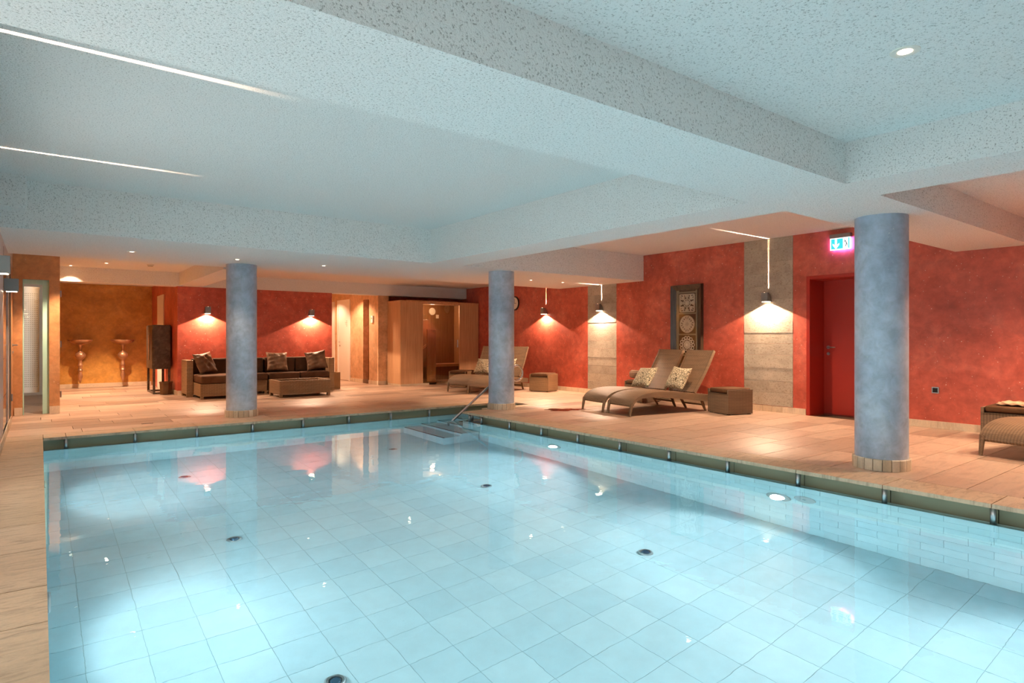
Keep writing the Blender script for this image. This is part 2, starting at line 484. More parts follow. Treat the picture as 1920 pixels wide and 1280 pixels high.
    while x < 7.0:
        piece('gutter_panel', gp, max(x, PX0-.02)+.004, x+.7235-.004, 9.36, 9.38, -.29, -.035, gt); x += .7235
    piece('gutter_panel', gp, 6.1, 7.28, 8.28, 8.30, -.29, -.035, gt)
    pm = MB().lathe([(.0, -.155), (.021, -.155), (.021, -.026), (0, -.026)], 12).mesh('support_post', True); pm.materials.append(M['steel'])
    for k in range(-1, 10): link('support_post', pm, gt, (5.495, 1.42 + .7255 * k, 0))
    link('support_post', pm, gt, (5.495, 8.29, 0)); link('support_post', pm, gt, (5.60, 8.37, 0))
    for k in range(-1, 7): link('support_post', pm, gt, (.975 + .7235 * k, 9.275, 0))
pool()

def pool_lamp(loc, rz, label, power=1.0):
    t = thing('pool_lamp', label, 'pool light', loc, rz, 'underwater lamps in the pool walls')
    MB().lathe([(.062, .0), (.118, .0), (.118, .010), (.108, .018), (.066, .012), (.062, .0)], 28, axis='x').build('ring', M['steel'], t, True)
    MB().disc(.064, (.008, 0, 0), 24, 'x').build('lens', M['pool_bulb'], t)
    lamp('beam', 'SPOT', t, (.03, 0, 0), (0, radians(-76), 0), POOL_W * power, (.95, .99, 1.0), spot_size=radians(150), spot_blend=.9, shadow_soft_size=.06)
for (y, lab) in ((6.183, 'lit underwater pool lamp in the tiled wall, the one nearer the steps'), (3.038, 'lit underwater pool lamp in the tiled wall beside a round grille')):
    pool_lamp((PX1-.001, y, -.65), pi, lab, 1.45)
for (y, lab) in ((7.7, 'lit underwater lamp in the left pool wall, nearest the far corner'), (4.45, 'lit underwater lamp in the left pool wall, middle one'), (1.2, 'lit underwater lamp in the left pool wall, nearest the camera')):
    pool_lamp((PX0+.001, y, -.65), 0, lab, .9 if y > 2 else 1.6)
pool_lamp((PX1-.001, 0.2, -.65), pi, 'lit underwater lamp in the right pool wall, nearest the camera', 2.6)
t = thing('wall_inlet', 'unlit round metal grille in the pool wall beside a lit lamp', 'pool fitting', (PX1-.001, 2.79, -.55), pi)
MB().lathe([(0, .012), (.06, .012), (.1, .006), (.1, 0)], 28, axis='x').build('plate', M['steel'], t, True)
MB().lathe([(0, .018), (.018, .018), (.02, .012)], 14, axis='x').build('screw', M['chrome'], t, True)

nz_labels = {(0, 0): 'dark floor nozzle on the pool bottom, left one of the nearest pair', (1, 0): 'dark floor nozzle on the pool bottom, right one of the nearest pair',
             (0, 1): 'dark floor nozzle on the pool bottom, left one of the middle pair', (1, 1): 'dark floor nozzle on the pool bottom, right one of the middle pair',
             (0, 2): 'dark floor nozzle on the pool bottom, left one of the farthest pair', (1, 2): 'dark floor nozzle on the pool bottom, right one of the farthest pair'}
for i, x in enumerate((1.352, 4.056)):
    for j, y in enumerate((3.435, 5.77, 8.12)):
        t = thing('floor_nozzle', nz_labels[(i, j)], 'pool nozzle', (x, y, ZF), 0, 'nozzles on the pool floor')
        MB().lathe([(.0, .004), (.036, .004), (.040, .016), (.052, .018), (.064, .004), (.064, 0)], 24).build('ring', M['steel'], t, True)
        MB().lathe([(0, .022), (.026, .020), (.036, .006)], 16).build('cap', M['drain'], t, True)

# ------------------------------------------------------------------ floor slabs
def floors():
    s = MB()
    for b in ((XL, 10.0, 9.48, 18.8), (5.74, 10.0, PY0-.8, 8.12), (7.3, 10.0, 8.12, 9.48), (5.72, 7.3, 8.12, 8.28), (XL-.1, PX0-.14, PY0-.8, 9.48), (PX0-.14, 5.74, PY0-.8, PY0-.12)):
        s.box(b[0], b[1], b[2], b[3], -.32, -.026)
    fl = structure(s.build('floor', M['mortar']))
    sm = unit_mesh(M['slab']); cm = unit_mesh(M['coping'])
    G = .003
    rnd = random.Random(11)
    def slab(x0, x1, y0, y1, m=sm, name='slab', th=.026):
        dz = rnd.uniform(-.0012, .0)
        return piece(name, m, x0+G, x1-G, y0+G, y1-G, -th, dz, fl)
    def rows(x0, x1, y0, y1, dep, lo, hi):
        n = max(1, round((y1 - y0) / dep)); dep = (y1 - y0) / n
        for k in range(n):
            x = x0; first = rnd.uniform(.35, 1.0)
            while x < x1 - .001:
                ln = rnd.uniform(lo, hi) * (first if x == x0 else 1)
                e = x + ln
                if x1 - e < .3: e = x1
                slab(x, e, y0 + k * dep, y0 + (k + 1) * dep); x = e
    rows(XL, XR, 9.59, YB, .345, .8, 1.5)
    rows(.25, 2.27, YB, 18.05, .4, .9, 1.5)
    rows(5.58, 6.83, YB, 17.9, .4, .9, 1.3)
    rows(5.83, XR, .62, 8.40, .36, .7, 1.15)
    rows(7.0, XR, 8.40, 9.59, .40, .7, 1.2)
    # coping along the pool
    x = .975 - .7235
    slab(PX0, x, PY1, 9.59, cm, 'coping_slab', .032)
    while x < 6.9:
        e = min(x + .7235, 7.0); slab(x, e, PY1, 9.59, cm, 'coping_slab', .032); x = e
    y = 1.42 - .7255
    while y < 8.3:
        e = y + .7255
        if e > 8.2: e = 8.40
        slab(5.45, 5.83, y, e, cm, 'coping_slab', .032); y = e
    slab(5.45, 5.97, 8.40, 8.44, cm, 'coping_slab', .032); slab(5.97, 7.0, 8.40, 8.64, cm, 'coping_slab', .032)
    y = .3; ls = (.62, .5, .7, .55, .6, .48, .66)
    k = 0
    while y < 9.5:
        e = y + ls[k % 7]; k += 1
        if 9.59 - e < .3: e = 9.59
        slab(XL, PX0, y, e, cm, 'coping_slab', .032); y = e
floors()

# ------------------------------------------------------------------ ceiling
def ceiling():
    c = structure(link('ceiling', None))
    m = M['ceiling']; Y0 = -2.0; TOP = 3.0
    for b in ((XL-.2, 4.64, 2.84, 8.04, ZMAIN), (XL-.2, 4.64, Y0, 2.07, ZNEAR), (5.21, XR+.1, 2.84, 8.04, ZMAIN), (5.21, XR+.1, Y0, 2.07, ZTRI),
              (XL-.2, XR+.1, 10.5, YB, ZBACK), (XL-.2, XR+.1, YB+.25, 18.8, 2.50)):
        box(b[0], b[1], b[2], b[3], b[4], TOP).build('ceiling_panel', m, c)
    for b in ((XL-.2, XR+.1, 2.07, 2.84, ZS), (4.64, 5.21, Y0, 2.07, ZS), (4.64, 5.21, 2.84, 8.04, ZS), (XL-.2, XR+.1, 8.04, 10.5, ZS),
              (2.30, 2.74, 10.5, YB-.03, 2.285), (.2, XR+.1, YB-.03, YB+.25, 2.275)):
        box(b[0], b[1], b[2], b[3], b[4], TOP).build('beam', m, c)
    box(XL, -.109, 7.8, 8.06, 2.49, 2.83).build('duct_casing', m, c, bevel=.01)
ceiling()

# ------------------------------------------------------------------ walls
def walls():
    W = lambda name, mb, mat: structure(mb.build(name, mat))
    DY0, DY1, DZ = 3.68, 4.754, 2.115
    r = MB().box(XR, 9.95, -2.2, DY0, -.3, 3.0).box(XR, 9.95, DY1, 5.009, -.3, 3.0).box(XR, 9.95, 5.862, 8.757, -.3, 3.0).box(XR, 9.95, 9.598, 19.0, -.3, 3.0)
    r.box(XR, 9.95, DY0, DY1, DZ, 3.0).box(9.47, 9.95, 5.009, 5.862, -.3, 3.0).box(9.47, 9.95, 8.757, 9.598, -.3, 3.0).box(9.90, 10.0, DY0, DY1, -.3, DZ)
    wr = W('wall_right', r, M['red'])
    # two fields of board-marked concrete set into the wall
    cm = unit_mesh(M['concrete']); rr = random.Random(5)
    for y0, y1 in ((5.009, 5.862), (8.757, 9.598)):
        z = .10
        while z < 2.80:
            h = rr.choice((.17, .19, .21)); e = min(z + h, 2.82); d = rr.uniform(.0, .006)
            piece('concrete_board', cm, XR - .003 + d, 9.48, y0+.004, y1-.004, z+.0012, e-.0012, wr); z = e
    W('wall_back', box(2.27, 5.58, YB, YB+.2, -.3, 2.30), M['red'])
    W('wall_side', MB().box(2.27, 2.45, YB+.2, 18.2, -.3, 2.6), M['red'])
    W('wall_alcove', MB().box(.1, 2.5, 18.05, 18.2, -.3, 2.6).box(.18, .25, 12.42, 18.05, -.3, 2.6), M['ocher'])
    W('wall_ocher', MB().box(XL, -.215, 12.15, 12.42, -.3, 2.6).box(.114, .25, 12.15, 12.42, -.3, 2.6).box(-.215, .114, 12.15, 12.42, 2.11, 2.6), M['ocher_light'])
    ADDED_WIN = ((-1.9, -.2), (.1, 1.85), (2.15, 3.95), (4.45, 6.45))  # added window openings, out of view
    lw = MB().box(-.6, XL, -2.2, 9.15, -.3, .10).box(-.6, XL, -2.2, 9.15, 2.25, 3.0)
    for p, q in ((-2.2, -1.9), (-.2, .1), (1.85, 2.15), (3.95, 4.45), (6.45, 9.15)): lw.box(-.6, XL, p, q, .10, 2.25)
    W('wall_left', lw.box(-.6, XL, 11.55, 12.42, -.3, 3.0).box(-.6, XL, 9.15, 11.55, 2.25, 3.0).box(-.6, XL-.05, 9.15, 11.55, -.3, 2.25), M['mauve'])
    cw = MB().box(6.83, 6.98, 14.5, 15.053, -.3, 2.6).box(6.83, 6.98, 15.42, 16.30, -.3, 2.6).box(6.83, 6.98, 15.053, 15.42, 2.21, 2.6).box(6.83, 6.98, 16.30, 19.0, -.3, 2.6)
    cw.box(5.45, 7.0, 17.9, 18.1, -.3, 2.6).box(5.40, 5.58, YB+.2, 18.1, -.3, 2.6).box(6.98, 7.12, 14.5, 14.62, -.3, 2.6)
    W('wall_corridor', cw, M['corridor'])
    W('wall_niche', MB().box(7.30, 7.4, 15.0, 16.4, -.3, 2.6).box(6.98, 7.4, 15.9, 16.0, -.3, 2.6), M['ocher'])
    W('wall_sauna', box(6.98, XR, 15.0, 15.12, -.3, 2.6), M['red'])
    W('wall_room', MB().box(-1.6, .18, 16.4, 16.5, -.3, 2.6).box(-1.7, -1.6, 12.42, 16.5, -.3, 2.6).box(-1.6, .18, 12.42, 16.5, 2.5, 2.6).box(-1.6, .18, 12.42, 16.5, -.3, -.03), M['white'])
    W('wall_front', box(-.6, 10.0, -2.2, -2.0, -.3, 3.0), M['mauve'])
    # tall unseen windows added beside and behind the camera to light the ceiling
    for k, (a, b) in enumerate(ADDED_WIN):
        w = structure(link('window_%d' % (k + 2), None)); x0, x1, z0, z1 = -.5, -.42, .10, 2.25; mid = (a + b) / 2
        MB().box(x0, x1, a, b, z0, z0+.06).box(x0, x1, a, b, z1-.06, z1).box(x0, x1, a, a+.06, z0+.06, z1-.06).box(x0, x1, b-.06, b, z0+.06, z1-.06).box(x0, x1, mid-.03, mid+.03, z0+.06, z1-.06).build('window_frame', M['white'], w)
        for p, q in ((a+.06, mid-.03), (mid+.03, b-.06)):
            box(-.465, -.457, p, q, z0+.06, z1-.06).build('pane', M['pane'], w)
        pl = lamp('daylight_portal', 'AREA', w, (-.55, mid, (z0+z1)/2), (0, -pi/2, 0), 1, (1, 1, 1), shape='RECTANGLE')
        pl.data.size = z1 - z0; pl.data.size_y = b - a; pl.data.cycles.is_portal = True
walls()

# left wall: brown glass panel in a frame, then an ocher door leaf
def left_wall():
    w = structure(link('window_1', None))
    gm = unit_mesh(M['brown_glass'])
    for z0, z1 in ((.12, .50), (.50, .95), (.95, 1.40), (1.40, 1.80), (1.80, 2.13)):
        piece('glass_panel', gm, XL-.04, XL-.005, 9.16, 10.30, z0+.003, z1-.003, w)
    fr = MB().box(XL-.04, XL+.004, 10.30, 10.75, .1, 2.25)
    fr.build('pale_frame', M['mauve'], w)
    MB().box(XL-.04, XL+.01, 10.75, 11.25, .1, 2.25).build('dark_frame', M['dark_frame'], w, bevel=.004)
    MB().box(XL-.04, XL+.006, 9.15, 10.75, 2.13, 2.25).build('top_rail', M['mauve'], w)
    d = structure(link('door_1', None))
    box(XL-.04, XL+.004, 11.25, 12.14, .005, 2.25).build('leaf', M['ocher_light'], d, bevel=.004)
    h = MB().lathe([(0, 0), (.025, 0), (.025, .008), (0, .008)], 16, (XL+.004, 11.95, 1.09), axis='x')
    h.tube([(XL+.01, 11.95, 1.09), (XL+.06, 11.95, 1.09), (XL+.06, 11.84, 1.09)], .009)
    h.lathe([(0, 0), (.02, 0), (.02, .012), (0, .012)], 16, (XL+.004, 11.95, .98), axis='x')
    h.build('handle', M['steel'], d, True)
    for z in (1.98, .35):
        MB().tube([(XL+.016, 11.28, z-.05), (XL+.016, 11.28, z+.05)], .012).build('hinge', M['steel'], d, True)
left_wall()

# glazed opening in the ocher wall, with what shows behind it
def glazed_opening():
    w = structure(link('door_2', None))
    MB().box(.030, .114, 12.2, 12.28, 0, 2.11).box(-.215, .030, 12.2, 12.28, 2.04, 2.11).box(-.215, -.200, 12.2, 12.28, 0, 2.04).build('door_frame', M['teal'], w, bevel=.003)
    box(-.200, .030, 12.236, 12.244, .02, 2.04).build('pane', M['pane'], w)
    p = MB(); seg = 14
    prof = []
    c = (-.13, 13.75)
    for k in range(seg + 1):
        a = pi + pi * k / seg; prof.append((c[0] + .12 * cos(a), c[1] + .12 * sin(a)))
    p.prism(prof, .24, 2.08, 'z')
    t = thing('perforated_cylinder', 'white perforated half round screen behind the narrow glass door', 'screen')
    p.build('shell', M['white'], t, True)
    hm = MB().box(-.004, .004, -.006, .004, -.008, .008).mesh('slot'); hm.materials.append(M['greige'])
    rows_ = MB()
    for k in range(3, seg - 2):
        a = pi + pi * k / seg; x, y = c[0] + .121 * cos(a), c[1] + .121 * sin(a)
        for j in range(46):
            z = .34 + j * .036; rows_.box(x-.004, x+.004, y-.002, y+.004, z, z+.018)
    o = rows_.build('perforation', M['greige'], t); o['kind'] = 'stuff'
    lamp('room_lamp', 'POINT', t, (.02, 13.0, 2.3), (0, 0, 0), 7, (1, .74, .5), shadow_soft_size=.06)
    MB().lathe([(0, 2.06), (.13, 2.06), (.13, 2.09), (0, 2.09)], 28, (c[0], c[1], 0)).build('cap', M['white'], t, True)
    structure(box(-1.5, .17, 12.45, 16.38, -.03, -.004).build('floor', M['slab']))
glazed_opening()

# baseboards made of single stones
def baseboards():
    sm = unit_mesh(M['skirt']); rr = random.Random(3)
    def run(name, axis, fixed, thick, a0, a1, h=.095):
        b = structure(link(name, None)); t = a0
        while t < a1 - .001:
            e = t + rr.uniform(.35, .75)
            if a1 - e < .2: e = a1
            f0, f1 = sorted((fixed, fixed + thick))
            if axis == 'y': piece('skirting_stone', sm, f0, f1, t+.001, e-.001, .0005, h, b)
            else: piece('skirting_stone', sm, t+.001, e-.001, f0, f1, .0005, h, b)
            t = e
    run('baseboard_right', 'y', XR-.014, .013, .8, 3.62)
    run('baseboard_right_middle', 'y', XR-.014, .013, 4.80, 13.70)
    run('baseboard_back', 'x', YB-.014, .013, 2.27, 5.58)
    run('baseboard_side', 'y', 2.256, .013, YB, 16.1)
    run('baseboard_alcove', 'x', 18.036, .013, .26, 2.25)
    run('baseboard_left', 'y', XL+.001, .013, 1.5, 11.2)
    run('baseboard_corridor', 'y', 6.815, .014, 14.49, 15.06)
    run('baseboard_corridor_far', 'y', 6.815, .014, 15.41, 16.26)
    run('baseboard_pier', 'x', 14.486, .013, 6.82, 7.04)
    run('baseboard_jamb', 'x', 15.406, .013, 6.82, 6.97)
    run('baseboard_ocher', 'x', 12.136, .013, XL+.02, -.217, .12)
    run('baseboard_ocher_right', 'x', 12.136, .013, .116, .25, .12)
baseboards()

# red door in its deep reveal
def red_door():
    d = structure(link('door_3', None))
    box(9.855, 9.895, 3.70, 4.735, .004, 2.10).build('leaf', M['reddoor'], d, bevel=.003)
    MB().box(9.44, 9.89, 4.736, 4.754, 0, 2.115).box(9.44, 9.89, 3.68, 3.70, 0, 2.115).box(9.44, 9.89, 3.70, 4.736, 2.097, 2.115).build('reveal_lining', M['reddoor'], d)
    MB().box(9.415, 9.44, 4.736, 4.79, 0, 2.15).box(9.415, 9.44, 3.64, 3.70, 0, 2.15).box(9.415, 9.44, 3.70, 4.736, 2.10, 2.15).build('door_frame', M['reddoor'], d, bevel=.004)
    h = MB().lathe([(0, 0), (.026, 0), (.026, -.008), (0, -.008)], 18, (9.855, 4.66, 1.05), axis='x')
    h.tube([(9.85, 4.66, 1.05), (9.80, 4.66, 1.05), (9.795, 4.64, 1.05), (9.795, 4.53, 1.05)], .010)
    h.build('handle', M['steel'], d, True)
    MB().lathe([(0, -.012), (.022, -.012), (.026, 0)], 18, (9.855, 4.66, .95), axis='x').build('lock_rosette', M['steel'], d, True)
red_door()

# white corridor doors, and the white panel in the red side wall
def white_doors():
    d = structure(link('door_4', None))
    MB().box(6.80, 6.829, 17.08, 17.16, 0, 2.27).box(6.80, 6.829, 16.27, 16.34, 0, 2.27).box(6.80, 6.829, 16.34, 17.08, 2.19, 2.27).build('door_frame', M['white'], d, bevel=.003)
    box(6.815, 6.829, 16.34, 17.08, .01, 2.19).build('leaf', M['white'], d)
    h = MB().tube([(6.815, 16.98, 1.08), (6.77, 16.98, 1.08), (6.77, 16.88, 1.08)], .009).lathe([(0, 0), (.022, 0), (.022, -.008), (0, -.008)], 14, (6.815, 16.98, .98), axis='x')
    h.build('handle', M['steel'], d, True)
    pr = MB()
    for k, w in enumerate((.10, .14, .12, .08)): pr.box(6.8135, 6.8145, 16.45, 16.45 + w, 1.66 - k * .045, 1.675 - k * .045)
    pr.build('lettering', M['greige'], d)
    d = structure(link('door_5', None))
    MB().box(6.80, 6.829, 17.40, 17.48, 0, 2.25).box(6.815, 6.829, 17.48, 17.88, 0, 2.25).build('door_frame', M['white'], d)
    d = structure(link('door_6', None))
    MB().box(2.245, 2.269, 16.12, 17.01, .0, 2.2).build('leaf', M['white'], d, bevel=.003)
white_doors()

# ------------------------------------------------------------------ columns
def columns():
    shaft = MB().lathe([(.2175, .10), (.2175, 2.318)], 56).mesh('shaft', True); shaft.materials.append(M['blue'])
    n = 20; a = 2 * pi / n
    tile = MB(); prof = [(.20, .001), (.2375, .001), (.2375, .098), (.232, .104), (.20, .104), (.20, .001)]
    tile.lathe(prof, 3, a0=.012, a1=a-.012)
    k = len(prof)
    tile.f += [tuple(range(k - 1)), tuple(range(3 * k, 3 * k + k - 1))[::-1]]
    tm = tile.mesh('plinth_tile'); tm.materials.append(M['skirt'])
    for x, y, lab in ((6.205, 2.452, 'blue-grey stucco column on the right deck in front of the red door'),
                      (6.203, 8.385, 'blue-grey stucco column beside the chrome pool handrail'),
                      (2.455, 10.02, 'blue-grey stucco column in front of the wicker sofa')):
        t = thing('column', lab, 'column', (x, y, 0), random.uniform(0, .3), 'round stucco columns')
        link('shaft', shaft, t)
        for j in range(n): link('plinth_tile', tm, t, None, (0, 0, a * j))
columns()

# ------------------------------------------------------------------ lamps
def fan_light(l, width):
    """beam shaped by the lamp's narrow slot: a thin upward fan square to the wall"""
    l.use_nodes = True; t = l.node_tree; e = t.nodes['Emission']
    tc = t.nodes.new('ShaderNodeTexCoord'); sx = t.nodes.new('ShaderNodeSeparateXYZ'); t.links.new(tc.outputs['Normal'], sx.inputs[0])
    def mth(op, a, b):
        m = t.nodes.new('ShaderNodeMath'); m.operation = op
        for i, v in enumerate((a, b)):
            if hasattr(v, 'is_output'): t.links.new(v, m.inputs[i])
            else: m.inputs[i].default_value = v
        return m.outputs[0]
    ab = mth('ABSOLUTE', sx.outputs['Y'], 0)
    t.links.new(mth('LESS_THAN', ab, width), e.inputs['Strength'])

LAMPS = []
def wall_lamp(loc, rz, label, boxy=False, power=1.0, slit=1.0):
    t = thing('wall_lamp', label, 'wall lamp', loc, rz, 'up and down wall lamps')
    if boxy: prof = [(.0, 0), (.135, 0), (.135, .15), (0, .15)]
    else: prof = [(.004, .0), (.13, .0), (.13, .145), (.10, .145), (.072, .135), (.045, .11), (.022, .07), (.008, .03)]
    hd = MB().prism(prof, -.055, .055, 'y').build('housing', M['lamp_metal'], t, bevel=.003)
    box(.02, .12, -.045, .045, -.004, .0005).build('lens', M['bulb'], t)
    MB().box(.10, .128, -.003, .003, .1445, .1465).build('slot', M['bulb'], t)
    lamp('down_beam', 'SPOT', t, (.062, 0, -.012), (0, 0, 0), LAMP_W * power, WARM, spot_size=radians(136), spot_blend=.12, shadow_soft_size=.012)
    if slit:
        s = lamp('up_beam', 'SPOT', t, (.115, 0, .155), (pi, 0, 0), SLIT_W * slit, WARM, spot_size=radians(126), spot_blend=.6, shadow_soft_size=.002)
        fan_light(s.data, .021)
for y, z, lab, s in ((10.98, 1.755, 'curved metal wall lamp on the red wall right of the handrail column', 1),
                     (9.18, 1.77, 'curved metal wall lamp on the concrete strip left of the picture', 1),
                     (5.421, 1.785, 'curved metal wall lamp on the concrete strip beside the red door', 1)):
    wall_lamp((XR, y, z), pi, lab, slit=s)
wall_lamp((XR, .9, 1.785), pi, 'curved metal wall lamp on the red wall right of the front column', slit=0)
for x, lab in ((2.831, 'curved metal wall lamp above the left end of the sofa'), (5.059, 'curved metal wall lamp above the right end of the sofa')):
    wall_lamp((x, YB, 1.715), -pi/2, lab, slit=0)
for y, lab in ((9.35, 'square metal wall lamp on the left wall, farther of the two in view'), (6.78, 'square metal wall lamp on the left wall, nearer of the two in view'), (4.2, 'square metal wall lamp on the left wall, nearest the camera')):
    wall_lamp((XL, y, 1.745), 0, lab, True, .15, 1 if y < 9 else 0)

def downlight(x, y, z, label, power=1.0, r=.045, size=95):
    t = thing('downlight', label, 'ceiling light', (x, y, z), 0, 'recessed ceiling downlights')
    MB().lathe([(r*.55, -.001), (r*.8, -.006), (r*1.12, -.004), (r*1.15, 0.0)], 24)  .build('ring', M['plastic'], t, True)
    if power: MB().disc(r * .55, (0, 0, -.003), 20).build('lens', M['bulb'], t)
    else: MB().disc(r * .5, (0, 0, -.003), 20).build('lens', M['plastic'], t)
    if power: lamp('beam', 'SPOT', t, (0, 0, -.02), (0, 0, 0), DOWN_W * power, WARM, spot_size=radians(size), spot_blend=.5, shadow_soft_size=.03)
downlight(3.39, 1.231, ZNEAR, 'lit round downlight in the raised ceiling above the near pool', 1, .058)
for x, lab in ((.945, 'lit downlight in the beam above the far pool edge, leftmost'), (2.228, 'lit downlight in the beam just above the sofa column'), (3.483, 'faint downlight in the beam right of the sofa column')):
    downlight(x, 9.33, ZS, lab, .5 if x < 2 else .2, size=80)
for x, lab in ((7.535, 'lit downlight in the beam right of the handrail column, left one'), (8.361, 'lit downlight in the beam right of the handrail column, right one')):
    downlight(x, 9.22, ZS, lab)
for x, y, p, lab in ((.457, 14.19, 1.2, 'lit downlight over the washstand alcove, near the cream beam'), (.955, 13.34, 1.2, 'lit downlight left of the round smoke detector'), (.44, 11.53, 2.2, 'lit downlight behind the beam by the glass door')):
    downlight(x, y, ZBACK, lab, p)
downlight(1.2, 16.4, 2.50, 'lit downlight inside the washstand alcove', 4.0)
downlight(6.2, 15.4, 2.50, 'lit downlight in the corridor ceiling, nearer one', 1.4, size=130)
downlight(6.2, 17.0, 2.50, 'lit downlight in the corridor ceiling, farther one', .7, size=130)
for x, y, lab in ((6.6, 12.4, 'lit downlight over the rear deck before the sauna'), (4.3, 12.4, 'lit downlight over the wicker coffee table')):
    downlight(x, y, ZBACK, lab, .6)
for x, y, z, lab in ((7.3, 5.4, ZMAIN, 'lit downlight over the twin loungers'), (7.6, 1.2, ZTRI, 'lit downlight over the lounger at the right edge'), (8.6, .4, ZTRI, 'lit downlight over the near right deck')):
    downlight(x, y, z, lab, 1.8 if y > 2 else 1.7, size=130)
t = thing('smoke_detector', 'round white smoke detector on the ceiling before the alcove', 'smoke detector', (1.62, 13.1, ZBACK))
MB().lathe([(0, -.045), (.03, -.045), (.034, -.03), (.055, -.022), (.06, 0)], 24).build('body', M['plastic'], t, True)
MB().lathe([(.032, -.036), (.046, -.034), (.046, -.028), (.032, -.028)], 24).build('vent_ring', M['greige'], t, True)

# ------------------------------------------------------------------ exit sign
def exit_sign():
    t = thing('exit_sign', 'lit green emergency exit sign with white arrow above the red door', 'exit sign', (XR, 4.262, 2.5))
    box(-.075, -.001, -.148, .148, .175, .235).build('housing', M['lamp_metal'], t, bevel=.004)
    p = box(-.058, -.046, -.145, .145, 0, .176).build('panel', M['sign_white'], t)
    # seen from the pool the sign's left is +y
    x = -.0595
    def flat(pts, d=0): 
        return MB().prism(pts, x - d, x + .001, 'x')
    flat([(.13, .015), (.13, .165), (-.04, .165), (-.04, .015)]).build('green_field', M['sign_teal'], p)
    flat([(-.115, .012), (-.115, .168), (-.132, .168), (-.132, .012)]).build('green_edge', M['sign_teal'], p)
    ar = [(.075, .165), (.075, .075), (.108, .10), (.108, .075), (.06, .012), (.012, .075), (.012, .10), (.045, .075), (.045, .165)]
    MB().prism(ar, x - .0015, x - .0005, 'x').build('arrow', M['sign_white'], p)
    man = MB().prism([(-.055, .145), (-.062, .155), (-.070, .150), (-.066, .140)], x-.002, x-.001, 'x')
    man.prism([(-.064, .138), (-.074, .136), (-.100, .085), (-.088, .080)], x-.002, x-.001, 'x')
    man.prism([(-.088, .085), (-.098, .080), (-.080, .040), (-.070, .044)], x-.002, x-.001, 'x')
    man.prism([(-.094, .088), (-.102, .082), (-.112, .030), (-.104, .030)], x-.002, x-.001, 'x')
    man.prism([(-.070, .132), (-.050, .105), (-.056, .100), (-.078, .122)], x-.002, x-.001, 'x')
    man.build('running_figure', M['drain'], p)
    box(-.040, -.036, -.14, .14, .01, .172).build('backlight', M['sign_violet'], t)
exit_sign()

